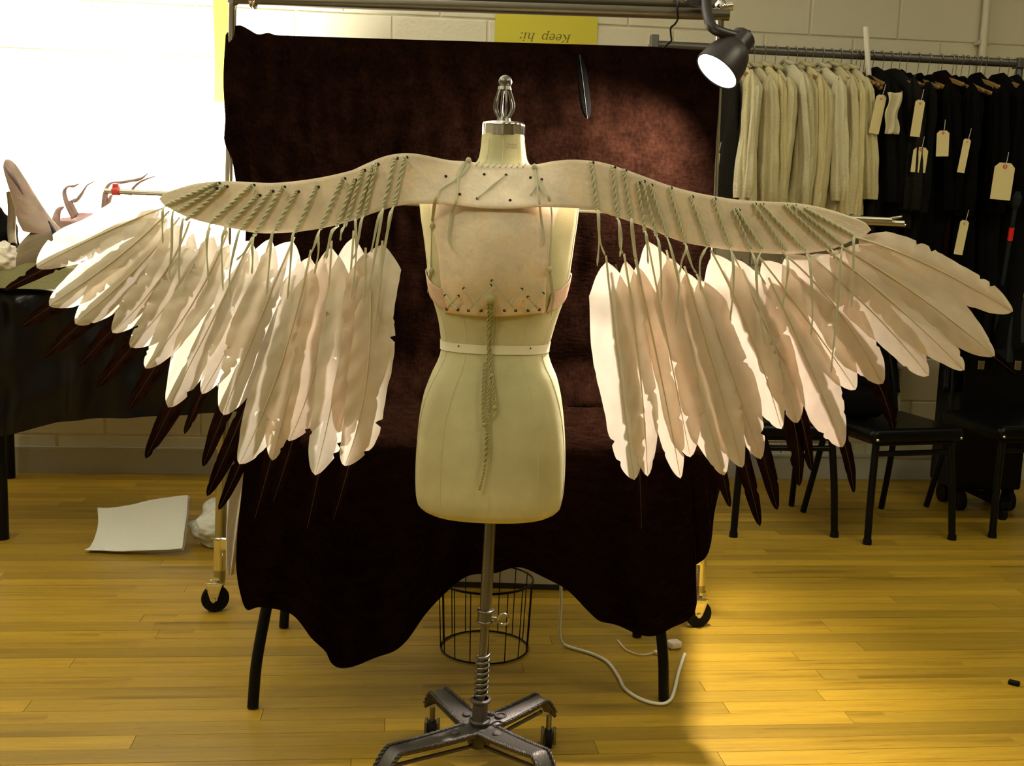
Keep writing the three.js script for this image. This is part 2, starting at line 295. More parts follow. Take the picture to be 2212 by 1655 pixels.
// ---------- dress form ----------
const FZ = .19;                                                    // depth of the dress form's axis
const formRows = [                                                  // photo row, left, right, front depth, back depth
  [292, 1041, 1133, .050, .050], [320, 1039, 1135, .052, .054], [345, 1034, 1139, .056, .062], [356, 1026, 1146, .060, .070], [368, 1004, 1168, .068, .080], [384, 962, 1204, .078, .090], [404, 926, 1236, .090, .098], [430, 908, 1250, .102, .105], [470, 909, 1248, .114, .110], [510, 915, 1242, .122, .110], [560, 921, 1235, .124, .106], [600, 925, 1229, .120, .100], [640, 932, 1219, .110, .094], [680, 944, 1205, .100, .090], [720, 951, 1193, .094, .088], [752, 953, 1185, .092, .088], [775, 948, 1189, .096, .092], [810, 932, 1203, .104, .104], [850, 917, 1212, .112, .116], [900, 907, 1218, .120, .124], [960, 901, 1221, .124, .126], [1020, 898, 1220, .124, .124], [1065, 899, 1216, .122, .120], [1090, 905, 1209, .116, .114], [1102, 922, 1194, .104, .102], [1109, 956, 1164, .075, .075]];
const rowsW = formRows.map(([py, l, r, f, b]) => { const a = at(l, py, FZ), c = at(r, py, FZ); return [-(a.y + c.y) / 2, (a.x + c.x) / 2, (c.x - a.x) / 2, f, b]; });   // keyed by -height
function formAt(y, phi, off = 0) {                                  // phi 0 = towards the camera, + = to the right
  const k = -y, cx = sl(rowsW, k, 1), hw = sl(rowsW, k, 2), f = sl(rowsW, k, 3), b = sl(rowsW, k, 4);
  const s = Math.sin(phi), c = Math.cos(phi), e = .86, d = c > 0 ? f : b;
  const x = Math.sign(s) * Math.pow(Math.abs(s), e) * (hw + off), z = Math.sign(c) * Math.pow(Math.abs(c), e) * (d + off);
  return V(cx + x, y, FZ + z);
}
const fy = (py) => { const p = at(1066, py, FZ + .1); return p.y; };
const yTop = -rowsW[0][0], yBot = -rowsW[rowsW.length - 1][0];
function phiAtX(x, y) { let lo = -1.57, hi = 1.57; for (let i = 0; i < 30; i++) { const m = (lo + hi) / 2; if (formAt(y, m).x < x) lo = m; else hi = m; } return (lo + hi) / 2; }
function onForm(px, py, off = .002) { let p = at(px, py, FZ + .1); for (let i = 0; i < 5; i++) { const q = formAt(p.y, phiAtX(p.x, p.y), off); p = at(px, py, q.z); } return p; }
{
  const t = thing('dress_form', 'cream linen dress form on a cast iron wheeled stand wearing the leather harness', 'dress form');
  const body = part(t, 'body', [sheet(96, 130, (u, v) => formAt(lerp(yTop, yBot, v), (u - .5) * Math.PI * 2), 1, 1), (() => { const y = yBot, c = formAt(y, 0), d = V(sl(rowsW, -y, 1), y - .004, FZ); return sheet(48, 2, (u, v) => formAt(y, (u - .5) * Math.PI * 2).lerp(d, v)); })()], M.linen);
  for (const ph of [-.62, .62, 0, 1.35, -1.35]) { const pts = []; for (let k = 0; k <= 60; k++) { const y = lerp(yTop - .01, yBot + .02, k / 60); pts.push(formAt(y, ph * (1 - .25 * Math.exp(-Math.pow((y - fy(755)) / .12, 2))), .0002)); } part(body, 'seam', tube(pts, .0007, 120, 5), M.seam); }
  const yw = fy(757); part(body, 'waist_tape', sheet(80, 3, (u, v) => formAt(yw + .009 - v * .018, (u - .5) * Math.PI * 2, .0018), 8, 1), M.tape);
  for (const ph of [-.62, .62]) part(body, 'tape_pin', ball(formAt(yw + .004, ph, .003), .0016, 1, 1, 1, 8, 6), M.hole);
  const ny = yTop, nc = sl(rowsW, -ny, 1), hw = sl(rowsW, -ny, 2);
  // bright neck cap, slightly faceted, and the caged finial
  const cap = part(t, 'neck_cap', sheet(120, 8, (u, v) => { const a = u * Math.PI * 2, k = v < .85 ? 1 : 1 - (v - .85) * .5, q = 1 + .012 * Math.cos(a * 14); return V(nc + Math.sin(a) * (hw + .001) * k * q, ny - .002 + v * .026, FZ + Math.cos(a) * .052 * k * q); }, 1, 1), M.chrome, 'bright chrome neck collar');
  part(cap, 'cap_lid', sheet(60, 4, (u, v) => { const a = u * Math.PI * 2; return V(nc + Math.sin(a) * hw * .94 * (1 - v), ny + .0235 + .004 * v, FZ + Math.cos(a) * .049 * (1 - v)); }), M.steel);
  const fin = part(t, 'finial', [rod(V(nc, ny + .02, FZ), V(nc, ny + .036, FZ), .016, .012)], M.pewter, 'dark caged wire finial with a ball top');
  for (let k = 0; k < 6; k++) { const a = k / 6 * Math.PI * 2 + .25; const q = (r, y) => V(nc + Math.sin(a) * r, ny + y, FZ + Math.cos(a) * r); part(fin, 'cage_bar', tube([q(.010, .032), q(.019, .048), q(.0195, .062), q(.014, .080), q(.009, .092)], .0026, 20, 6), M.pewter); }
  part(fin, 'knob', [ball(V(nc + .001, ny + .103, FZ), .0135, 1, 1, 1, 20, 14), new THREE.CylinderGeometry(.012, .014, .007, 20).translate(nc, ny + .091, FZ)], M.pewter);
  // faint ink stamp on the neck
  const cv = document.createElement('canvas'); cv.width = 256; cv.height = 192; const x = cv.getContext('2d'); x.fillStyle = '#000'; x.fillRect(0, 0, 256, 192); x.fillStyle = '#aaa'; x.font = '70px serif'; x.textAlign = 'center'; x.fillText('Zand', 128, 78); x.fillText('21907', 128, 156);
  const am = new THREE.CanvasTexture(cv); const s0 = onForm(1087, 307), s1 = onForm(1120, 325); const pa = phiAtX(s0.x, s0.y), pb = phiAtX(s1.x, s1.y);
  part(body, 'ink_stamp', sheet(10, 4, (u, v) => formAt(lerp(s1.y, s0.y, v), lerp(pa, pb, u), .0012)), std({ color: rgb(.10, .09, .06), roughness: .9, alphaMap: am, transparent: true, depthWrite: false }), 'two lines of faint ink lettering');
  // pole, collar with thumb ring, spring and hub
  const px0 = at(1052, 1112, FZ).x, HZ = .25, hub = V(at(1036, 1560, HZ).x, 0, HZ), top = V(sl(rowsW, -yBot, 1), yBot, FZ);
  const y1 = at(1042, 1335, HZ - .02).y, y2 = at(1038, 1418, HZ - .01).y, y3 = at(1036, 1514, HZ).y, y4 = at(1034, 1558, HZ).y;
  const pp = (y) => { const k = (top.y - y) / (top.y - y4); return V(lerp(top.x, hub.x, k), y, lerp(top.z, hub.z, k)); };
  part(t, 'pole', rod(pp(yBot + .02), pp(y1), .0125, .0125, 20), M.pewter);
  const lower = part(t, 'inner_pole', rod(pp(y1), pp(y3), .0088, .0088, 16), M.pewter);
  const col = part(t, 'collar', [rod(pp(y1 - .012), pp(y1 + .012), .0155, .0155, 20), ring(pp(y1 + .012), .0155, .003), ring(pp(y1 - .010), .0155, .003)], M.pewter);
  { const c = pp(y1); part(col, 'thumb_ring', [rod(c, V(c.x + .028, c.y, c.z + .01), .004), ring(V(c.x + .038, c.y - .001, c.z + .012), .0115, .0026, 'z')], M.steel); }
  { const pts = [], n = 200; for (let i = 0; i <= n; i++) { const k = i / n, y = lerp(y2, y3 + .004, k), c = pp(y), a = k * Math.PI * 2 * 8; pts.push(V(c.x + Math.cos(a) * .0125, y, c.z + Math.sin(a) * .0125)); } part(t, 'spring', new THREE.TubeGeometry(curve(pts), 400, .0034, 8), M.pewter); }
  part(t, 'hub_sleeve', [rod(pp(y4 - .012), pp(y3), .0165, .0155, 24), ring(pp(y3), .0185, .0042), ring(pp(y4 + .002), .019, .004)], M.iron);
  { const c = pp((y3 + y4) / 2 - .004); part(t, 'hub_screw', [rod(c, V(c.x + .03, c.y - .006, c.z - .006), .004), ball(V(c.x + .024, c.y - .005, c.z - .005), .006), ring(V(c.x + .043, c.y - .009, c.z - .008), .011, .0026, 'y')], M.iron); }
  const hy = y4 - .004;
  const ends = [level(930, 1592, 0), level(1188, 1612, 0)]; const hub0 = V(hub.x, 0, hub.z); ends.push(level(1185, 1768, 0), level(815, 1760, 0));
  part(t, 'hub', [new THREE.CylinderGeometry(.034, .04, .018, 24).translate(hub.x, hy - .012, hub.z), new THREE.CylinderGeometry(.03, .022, .03, 24).translate(hub.x, hy - .034, hub.z)], M.iron);
  ends.forEach((e, i) => {
    const d = e.clone().sub(hub0); d.y = 0; const L = d.length(); d.normalize(); const s = V(-d.z, 0, d.x);
    const prof = k => V(hub.x, 0, hub.z).addScaledVector(d, L * k).setY(hy - .008 + .030 * Math.pow(Math.min(k, .86), 1.4) - (k > .84 ? .042 * Math.pow((k - .84) / .16, 1.5) : 0));
    const leg = part(t, 'base_leg', slab(24, 4, (u, v) => prof(.06 + u * .94).addScaledVector(s, (v - .5) * (.056 - .016 * u)).add(V(0, .004 * Math.cos((v - .5) * 3), 0)), .007), M.iron);
    for (const w of [-1, 1]) { const pts = []; for (let k = 0; k <= 14; k++) { const u = .1 + k / 14 * .88; pts.push(prof(u).addScaledVector(s, w * .5 * (.056 - .016 * u)).add(V(0, .002, 0))); } part(leg, 'rope_edge', cord(pts, .0036, 75), M.iron); }
    part(leg, 'rivet', ball(prof(.26).add(V(0, .005, 0)), .0095, 1, .55, 1), M.iron);
    part(leg, 'brace_rod', rod(V(hub.x, hy - .045, hub.z).addScaledVector(d, .02), prof(.86).add(V(0, -.03, 0)), .0042), M.iron);
    const c = V(hub.x, 0, hub.z).addScaledVector(d, L * .97); const cst = part(t, 'caster', [rod(V(c.x, .034, c.z), V(c.x, hy - .03, c.z), .006), rbox(.008, .034, .026, .003).translate(c.x - .013, .026, c.z), rbox(.008, .034, .026, .003).translate(c.x + .013, .026, c.z)], M.pewter);
    part(cst, 'wheel', [new THREE.CylinderGeometry(.021, .021, .015, 24).rotateZ(Math.PI / 2).translate(c.x, .021, c.z), ring(V(c.x, .021, c.z), .017, .0045, 'x')], M.rubber);
  });
}

// ---------- leather wing harness ----------
const topEdge = [[344, 429], [352, 420], [365, 413], [390, 405], [420, 397], [450, 393], [490, 391], [550, 394], [590, 395], [640, 391], [700, 382], [760, 368], [800, 350], [830, 338], [860, 332], [885, 331], [910, 334], [940, 340], [970, 346], [1000, 348], [1020, 350], [1050, 354], [1085, 356], [1120, 356], [1150, 356], [1170, 353], [1190, 349], [1215, 346], [1240, 345], [1275, 347], [1300, 351], [1340, 363], [1400, 384], [1450, 402], [1500, 415], [1545, 424], [1600, 432], [1650, 435], [1700, 437], [1750, 443], [1800, 455], [1850, 472], [1872, 483], [1882, 496]];
const botEdge = [[344, 430], [352, 441], [362, 448], [380, 458], [405, 470], [440, 480], [480, 489], [520, 497], [550, 503], [590, 504], [640, 501], [690, 494], [730, 485], [770, 473], [810, 459], [850, 447], [875, 442], [910, 439], [950, 440], [1000, 444], [1040, 449], [1085, 451], [1120, 450], [1160, 446], [1200, 447], [1250, 450], [1290, 455], [1320, 465], [1360, 478], [1400, 492], [1440, 510], [1480, 524], [1520, 532], [1560, 538], [1600, 543], [1650, 547], [1700, 549], [1750, 546], [1790, 540], [1820, 530], [1846, 517], [1868, 510], [1882, 497]];
const HX = at(1075, 400, FZ).x;
function wingZ(x, py) {                                             // how far the leather stands forward
  const a = Math.abs(x - HX), c = FZ + .128 - .17 * Math.pow(clamp((a - .10) / .95), 1.25);
  return c - .058 * clamp((445 - py) / 95) * Math.exp(-Math.pow(a / .13, 2)) + .006 * Math.sin(x * 9) * sstep(.25, .5, a);
}
function onWing(px, py, off = 0) { let p = at(px, py, FZ + .1); for (let i = 0; i < 5; i++) p = at(px, py, wingZ(p.x, py) + off); return p; }
const wing = thing('wing_harness', 'pale leather harness with outspread feathered wings laced with thongs', 'wing costume');
part(wing, 'leather_yoke', slab(220, 12, (u, v) => { const e = u < .5 ? u : u; const px = lerp(344, 1882, .5 - .5 * Math.cos(Math.PI * e) * .12 - (.5 - e) * .88); return onWing(px, lerp(sl(botEdge, px), sl(topEdge, px), v)); }, -.0035, 3.4, .24), M.leather);
{
  const bl = [[440, 928], [470, 931], [498, 936], [542, 946], [600, 951], [640, 954], [668, 957], [676, 960]], br = [[440, 1213], [470, 1202], [498, 1193], [542, 1186], [600, 1181], [640, 1179], [668, 1178], [676, 1175]];
  const bib = part(wing, 'chest_panel', slab(40, 44, (u, v) => { const py = lerp(436, 676, v), dip = 8 * Math.sin(u * Math.PI) * v; return onForm(lerp(pl(bl, py), pl(br, py), u), py + dip, .0105 - .004 * v); }, .0035, .56, .52), M.leather);
  // side straps round the ribs
  for (const s of [-1, 1]) {
    const ya = fy(590), yb = fy(662);
    part(wing, 'rib_strap', slab(24, 6, (u, v) => { const ph = s * lerp(.80, 2.6, u), yy = lerp(lerp(fy(628), ya, sstep(0, .5, u)), lerp(fy(672), fy(630), sstep(0, .6, u)), v); return formAt(yy, ph, .004); }, s * .002, .8, .3), M.strap, 'pinkish leather strap');
  }
  const S = (name, list, fn, r, mat) => list.forEach(l => part(wing, name, thong(l.map(([x, y]) => fn(x, y)), r), mat || M.thong));
  const onBib = (x, y) => onForm(x, y, .021);
  S('stitch', [[[962, 639], [975, 655], [989, 669]], [[990, 640], [977, 654], [965, 668]], [[1002, 624], [1020, 646], [1039, 671]], [[1060, 617], [1037, 641], [1012, 671]], [[1063, 607], [1088, 637], [1114, 671]], [[1127, 625], [1110, 647], [1090, 671]], [[1141, 642], [1153, 657], [1165, 669]], [[1173, 634], [1157, 652], [1141, 671]]], onBib, .0048);
  const hs = [[962, 639], [989, 669], [990, 640], [965, 668], [1002, 624], [1039, 671], [1060, 617], [1012, 671], [1063, 607], [1114, 671], [1127, 625], [1090, 671], [1141, 642], [1165, 669], [1173, 634], [1141, 671]];
  hs.forEach(([x, y]) => part(wing, 'lace_hole', ball(onForm(x, y, .0152), .0032, 1, 1, .5, 8, 6), M.hole));
  const Y = (x, y) => onWing(x, y, .003);
  S('stitch', [[[1031, 429], [1062, 404], [1093, 378]], [[1146, 422], [1158, 405], [1170, 388]]], Y, .005);
  [[1046, 377], [1102, 433], [1031, 429], [1093, 378], [963, 381], [993, 420], [1146, 384], [1170, 388]].forEach(([x, y]) => part(wing, 'lace_hole', ball(onWing(x, y, .0005), .003, 1, 1, .5, 8, 6), M.hole));
  for (let k = 0; k < 9; k++) { const x = 1032 + k * 12.6, y = sl(topEdge, x); part(wing, 'neck_stitch', thong([onWing(x - 4, y + 7, .003), onWing(x, y + 2, .004), onWing(x + 4, y - 3, .001)], .0028), M.thong); }
  const mix = k => (x, y) => y < 446 ? onWing(x, y, k) : onForm(x, y, .0145 + k);
  S('tie', [[[1013, 346], [1000, 358], [991, 380], [988, 410], [984, 438], [976, 460], [972, 490], [970, 519], [977, 540]], [[1016, 347], [1002, 372], [978, 393], [950, 412], [940, 435], [935, 470], [933, 485]], [[1153, 360], [1158, 385], [1164, 431], [1170, 480], [1175, 519], [1173, 532]], [[1165, 397], [1176, 415], [1186, 430], [1192, 465], [1190, 520], [1187, 580], [1192, 620], [1195, 644], [1190, 686]]], mix(.003), .0062);
  S('tie', [[[933, 485], [932, 530], [931, 583], [928, 605], [924, 632]]], (x, y) => onForm(x, y, .012), .005);
  [[933, 487], [1187, 582], [1012, 347], [1154, 361], [931, 585]].forEach(([x, y]) => part(wing, 'knot', ball(mix(.004)(x, y), .0055, 1, 1.2, .8, 10, 8), M.thong));
  // the long centre lacing hanging from the chest panel
  const K = (x, y) => { const X = 880 + x / 3.447, Yy = 640 + y / 3.447; return onForm(X, Yy, Yy < 685 ? .017 : .010); };
  [[[600, 30], [602, 180], [600, 350], [606, 500], [610, 600], [600, 750], [598, 860], [594, 920], [588, 1050], [577, 1250], [556, 1370], [535, 1440]], [[640, 30], [636, 120], [633, 200], [620, 350], [622, 480], [627, 590], [640, 700], [650, 830], [612, 890], [596, 930]], [[605, 200], [600, 470], [575, 505], [564, 640], [560, 800], [568, 955], [590, 945]], [[625, 60], [615, 250], [610, 400], [612, 640], [600, 820], [604, 880], [598, 1000], [604, 1120], [590, 1220]]].forEach(l => part(wing, 'centre_cord', cord(l.map(p => K(...p)), .0026, 70), M.cordTwine));
  [[622, 28], [650, 832], [572, 958], [627, 592]].forEach(([x, y], k) => part(wing, 'knot', ball(K(x, y), k ? .0045 : .009, 1, 1.1, .8, 12, 8), M.cordTwine));
}
// lacings of the two wings: [hole x, y, lower x, y, tails...]
const laces = [
  [469, 395, 357, 444, [[352, 455], [351, 490], [352, 526]]], [464, 406, 384, 457, [[373, 462], [371, 540], [366, 585], [369, 606]]], [486, 402, 402, 475, [[394, 480], [387, 560], [388, 616]]], [544, 399, 454, 483, [[449, 505], [447, 545], [451, 612]]], [557, 421, 495, 486, [[484, 500], [479, 535], [482, 628]]],
  [585, 412, 521, 496, [[514, 508], [497, 585], [497, 643]]], [610, 403, 549, 509, [[545, 527], [546, 560], [544, 592]], [[543, 520], [528, 545], [511, 562]]], [640, 413, 595, 496, [[588, 505], [582, 570], [576, 637]]], [683, 403, 639, 501, [[632, 512], [627, 580], [621, 646]]], [740, 385, 691, 496, [[686, 510], [676, 538], [667, 556]], [[687, 510], [688, 545], [679, 592]]],
  [765, 388, 727, 491, [[716, 505], [708, 535], [700, 558]], [[717, 500], [711, 530], [705, 560]]], [783, 367, 745, 488, [[738, 500], [735, 520]]], [804, 359, 768, 475, [[768, 482], [769, 558], [759, 646]]], [812, 354, 786, 467, [[780, 480], [770, 540], [762, 560]]], [853, 341, 827, 452, [[818, 470], [806, 525], [802, 545]], [[826, 460], [812, 540], [798, 618], [797, 625]]], [874, 339, 850, 447, [[846, 460], [832, 530], [818, 640], [806, 722]], [[842, 465], [836, 510], [833, 530]]],
  [1276, 350, 1290, 453, [[1292, 465], [1296, 520], [1307, 552]], [[1293, 462], [1294, 520], [1290, 575]]], [1323, 360, 1334, 472, [[1339, 490], [1343, 520], [1339, 556]], [[1338, 485], [1339, 530], [1345, 548]]], [1347, 367, 1363, 472, [[1365, 480], [1373, 545], [1387, 625]], [[1364, 480], [1366, 520], [1372, 560]]], [1376, 394, 1393, 500, [[1396, 508], [1398, 535], [1400, 570]]], [1387, 391, 1418, 510, [[1424, 530], [1428, 590], [1429, 650]]], [1403, 399, 1440, 510, [[1450, 540], [1464, 600], [1466, 630], [1459, 702]]], [1445, 405, 1480, 526, [[1484, 540], [1495, 575], [1504, 590]], [[1483, 538], [1474, 560], [1468, 590]]],
  [1491, 424, 1529, 532, [[1520, 545], [1512, 570], [1513, 628]]], [1540, 429, 1577, 535, [[1583, 560], [1584, 620], [1577, 692]]], [1584, 453, 1621, 538, [[1630, 560], [1640, 590], [1654, 615]]], [1592, 453, 1646, 538, [[1634, 575], [1638, 652], [1653, 748]]], [1627, 440, 1697, 541, [[1702, 573], [1699, 610], [1689, 667]]], [1643, 440, 1738, 541, [[1750, 575], [1755, 668], [1752, 724]]], [1694, 443, 1795, 538, [[1800, 545], [1802, 560]]], [1713, 443, 1820, 529, [[1816, 560], [1808, 674], [1798, 770], [1795, 806]]], [1738, 450, 1846, 510, [[1844, 520], [1843, 590], [1839, 664]]]];
const featherOut = .016;
laces.forEach(([hx, hy, bx, by, ...tails], i) => {
  const mid = onWing((hx + bx) / 2, (hy + by) / 2, .0045);
  const lc = part(wing, 'lacing', cord([onWing(hx, hy, .002), onWing(lerp(hx, bx, .15), lerp(hy, by, .15), .0045), mid, onWing(lerp(hx, bx, .85), lerp(hy, by, .85), .0045), onWing(bx, by, .003)], .0036, 56), M.thong);
  part(lc, 'lace_hole', ball(onWing(hx + 5, hy + 1, .0005), .003, 1, 1, .5, 8, 6), M.hole);
  if (i % 3 === 0) part(lc, 'loose_end', thong([onWing(hx, hy, .004), onWing(hx + 8, hy + 10, .007), onWing(hx + 3, hy + 24, .006)], .0034), M.thong);
  tails.forEach((tl, k) => part(lc, 'thong_tail', thong([onWing(bx, by, .005), ...tl.map(([x, y]) => onWing(x, y, featherOut + .012 + .006 * k))], .0054), M.thong));
});
// feathers: axis points (root, middle, tip) in photo pixels, half width, tone, layer, seed
const white = [
  [[352, 450], [215, 508], [79, 578], 44, 0, 1], [[366, 456], [250, 560], [106, 660], 46, 0, 2], [[388, 470], [290, 585], [162, 699], 48, 0, 3], [[410, 478], [348, 600], [243, 719], 40, 0, 4], [[455, 492], [392, 615], [281, 750], 44, 0, 5], [[492, 500], [420, 650], [314, 796], 40, 0, 6], [[545, 512], [465, 680], [363, 880], 50, 0, 7], [[588, 505], [521, 690], [436, 851], 34, 0, 8],
  [[636, 512], [562, 690], [483, 897], 50, 0, 9], [[672, 540], [606, 790], [517, 1003], 48, 0, 10], [[700, 552], [640, 790], [588, 995], 36, 1, 11], [[716, 520], [690, 760], [624, 953], 46, 1, 12], [[764, 498], [735, 770], [681, 1027], 48, 0, 13], [[790, 535], [775, 740], [731, 935], 40, 2, 14], [[826, 520], [812, 690], [768, 905], 46, 0, 15], [[800, 600], [790, 830], [745, 1007], 44, 1, 16],
  [[1309, 552], [1336, 790], [1370, 1037], 48, 0, 17], [[1348, 548], [1382, 800], [1399, 1029], 34, 1, 18], [[1372, 560], [1425, 800], [1470, 1034], 32, 1, 19], [[1396, 506], [1446, 760], [1491, 988], 46, 2, 20], [[1440, 540], [1500, 800], [1564, 1027], 44, 1, 21], [[1478, 575], [1545, 800], [1604, 1010], 40, 1, 22], [[1505, 592], [1580, 800], [1643, 992], 40, 2, 23], [[1535, 540], [1620, 720], [1688, 927], 44, 1, 24], [[1582, 548], [1670, 740], [1722, 914], 40, 2, 25],
  [[1660, 600], [1750, 790], [1820, 966], 50, 2, 26], [[1640, 555], [1750, 700], [1848, 842], 42, 1, 27], [[1690, 545], [1810, 670], [1907, 829], 50, 2, 28], [[1740, 545], [1880, 670], [2006, 812], 44, 1, 29], [[1785, 540], [1930, 655], [2083, 800], 46, 1, 30], [[1815, 532], [1985, 640], [2149, 769], 46, 1, 31], [[1846, 512], [2010, 575], [2188, 673], 44, 1, 32]];
const dark = [
  [[340, 470], [180, 540], [8, 628], 20], [[360, 480], [200, 600], [45, 706], 24], [[390, 500], [240, 640], [94, 772], 24], [[420, 520], [300, 650], [171, 790], 26], [[450, 520], [340, 680], [209, 838], 26], [[480, 520], [390, 700], [275, 888], 26], [[540, 530], [430, 760], [314, 991], 26], [[580, 530], [480, 750], [398, 938], 15], [[620, 540], [520, 800], [438, 1008], 22], [[640, 560], [545, 840], [447, 1072], 24], [[660, 560], [570, 870], [472, 1102], 20], [[690, 570], [620, 860], [549, 1126], 20], [[720, 570], [660, 850], [588, 1090], 22], [[770, 560], [720, 860], [662, 1150], 24], [[815, 580], [780, 880], [718, 1128], 20],
  [[1330, 570], [1370, 860], [1386, 1150], 22], [[1440, 560], [1520, 860], [1577, 1096], 20], [[1480, 580], [1570, 860], [1642, 1137], 24], [[1510, 590], [1610, 860], [1679, 1102], 25], [[1560, 560], [1690, 820], [1727, 1050], 26], [[1600, 560], [1700, 800], [1754, 1018], 20], [[1660, 600], [1790, 860], [1845, 1065], 18], [[1700, 560], [1860, 760], [1930, 930], 26], [[1800, 550], [1990, 660], [2200, 812], 24]];
function feather([r, m, tp, hw, tone, seed], isDark, layer) {
  const q = mulberry(seed * 97 + (isDark ? 5 : 1)), n = 64, mw = 5, off = isDark ? -.022 - layer * .0012 : layer;
  const A = onWing(r[0], r[1], off), B = onWing(m[0], m[1], off + .004), C = onWing(tp[0], tp[1], off - .012);
  const Q = B.clone().multiplyScalar(2).sub(A.clone().add(C).multiplyScalar(.5));
  const ax = t => A.clone().multiplyScalar((1 - t) * (1 - t)).addScaledVector(Q, 2 * t * (1 - t)).addScaledVector(C, t * t);
  const s0 = C.clone().sub(A).normalize(), side = V(-s0.y, s0.x, 0).normalize(), nrm = s0.clone().cross(side).multiplyScalar(1).normalize(); if (nrm.z < 0) nrm.negate();
  const sc = hw / (isDark ? 1150 : 985), twist = (q() - .5) * .5, notch = [];
  for (let k = 0; k < (isDark ? 9 : 7); k++) notch.push([.12 + q() * .83, q() < .5 ? -1 : 1, .10 + q() * (isDark ? .45 : .30), .006 + q() * .018]);
  const asym = .82 + q() * .3, ph = q() * 9, endp = isDark ? .55 : .66;
  const prof = (u, s) => {
    if (u <= 0) return 0; let w = Math.pow(Math.min(1, u / (isDark ? .2 : .13)), .62);
    const tip = isDark ? .62 : .55; if (u > tip) w *= Math.pow(Math.max(0, 1 - Math.pow((u - tip) / (1 - tip), 2.2)), endp);
    w *= (s < 0 ? asym : 2 - asym - .1) * (.93 + .08 * Math.sin(u * 11 + ph + s) + .05 * N3(u * 14, s * 3, seed));
    for (const [c, sg, d, wd] of notch) if (sg === s) { const x = (u - c) / wd; if (x > -1 && x < 1) w *= 1 - d * (x < 0 ? 1 + x : Math.pow(1 - x, 2)) * (u < .97 ? 1 : 0); }
    return w * sc;
  };
  const P = [], U = [], I = [];
  for (let i = 0; i <= n; i++) {
    const t = i / n, u = (t - .03) / .97, p = ax(t);
    for (let j = -mw; j <= mw; j++) {
      const s = j < 0 ? -1 : 1, k = Math.abs(j) / mw, w = prof(u, s), x = k * w * s;
      const lift = -.16 * k * k * w * (1 + .3 * s) + x * Math.sin(twist) * .8 + .0016 * N3(u * 6, j * .4, seed + 3) + .0010 * Math.sin(u * 40 + j) * k;
      const pt = p.clone().addScaledVector(side, x * Math.cos(twist)).addScaledVector(nrm, lift).addScaledVector(s0, w * .22 * k);
      P.push(pt.x, pt.y, pt.z); U.push(.5 + .5 * k * s, t);
    }
  }
  const c = 2 * mw + 1; for (let i = 0; i < n; i++) for (let j = 0; j < c - 1; j++) { const a = i * c + j, b = a + c; I.push(a, a + 1, b, b, a + 1, b + 1); }
  const f = part(wing, isDark ? 'dark_feather' : 'white_feather', geo(P, U, I), isDark ? M.darkFeather : M.feather[tone], isDark ? 'dark brown feather hanging behind the white ones' : undefined);
  const rp = []; for (let k = 0; k <= 8; k++) rp.push(ax(k / 8 * .985).addScaledVector(nrm, .0004));
  part(f, 'rachis', taper(rp, [.0022, .0020, .0016, .0011, .0005], 6, 20), isDark ? M.darkRachis : M.rachis);
}
white.forEach((f, i) => { const k = i < 16 ? i : 31 - i; feather(f, false, (i < 16 ? k : (i - 16)) * .0011 - .002 + (i % 2) * .003); });
dark.forEach((f, i) => feather([f[0], f[1], f[2], f[3], 0, 60 + i], true, i % 4));
// the long support pole lashed behind the wings
{
  const zP = FZ - .16, a = at(227, 413, zP), b = at(1952, 483, zP), a2 = a.clone().lerp(b, .1);
  const t = part(wing, 'support_pole', [rod(a, b, .0055, .0065), rod(at(1700, 466, zP + .014), at(1925, 476, zP + .014), .006)], M.dullSteel, 'long thin grey pole lashed behind both wings');
  part(t, 'red_tape', [rod(at(243, 413, zP), at(258, 413, zP), .0085, .0095, 14), rbox(.014, .014, .008, .003).translate(at(250, 404, zP).x, at(250, 404, zP).y, zP)], M.red, 'red tape band');
  part(t, 'end_fitting', [rod(at(1915, 474, zP + .012), at(1948, 468, zP + .012), .004, .0025), rod(at(1925, 480, zP), at(1956, 487, zP), .0045, .003)], M.steel);
  for (const px of [470, 700, 1500, 1740]) { const q = onWing(px, lerp(sl(topEdge, px), sl(botEdge, px), .35), -.004); part(t, 'lashing', tube([q, V(q.x, q.y, zP + .02), V(q.x, at(px, 420 + (px - 300) * .0406, zP).y, zP - .008), V(q.x + .01, q.y - .01, zP + .02), V(q.x + .01, q.y - .01, q.z)], .0022, 30, 6), M.thong); }
}

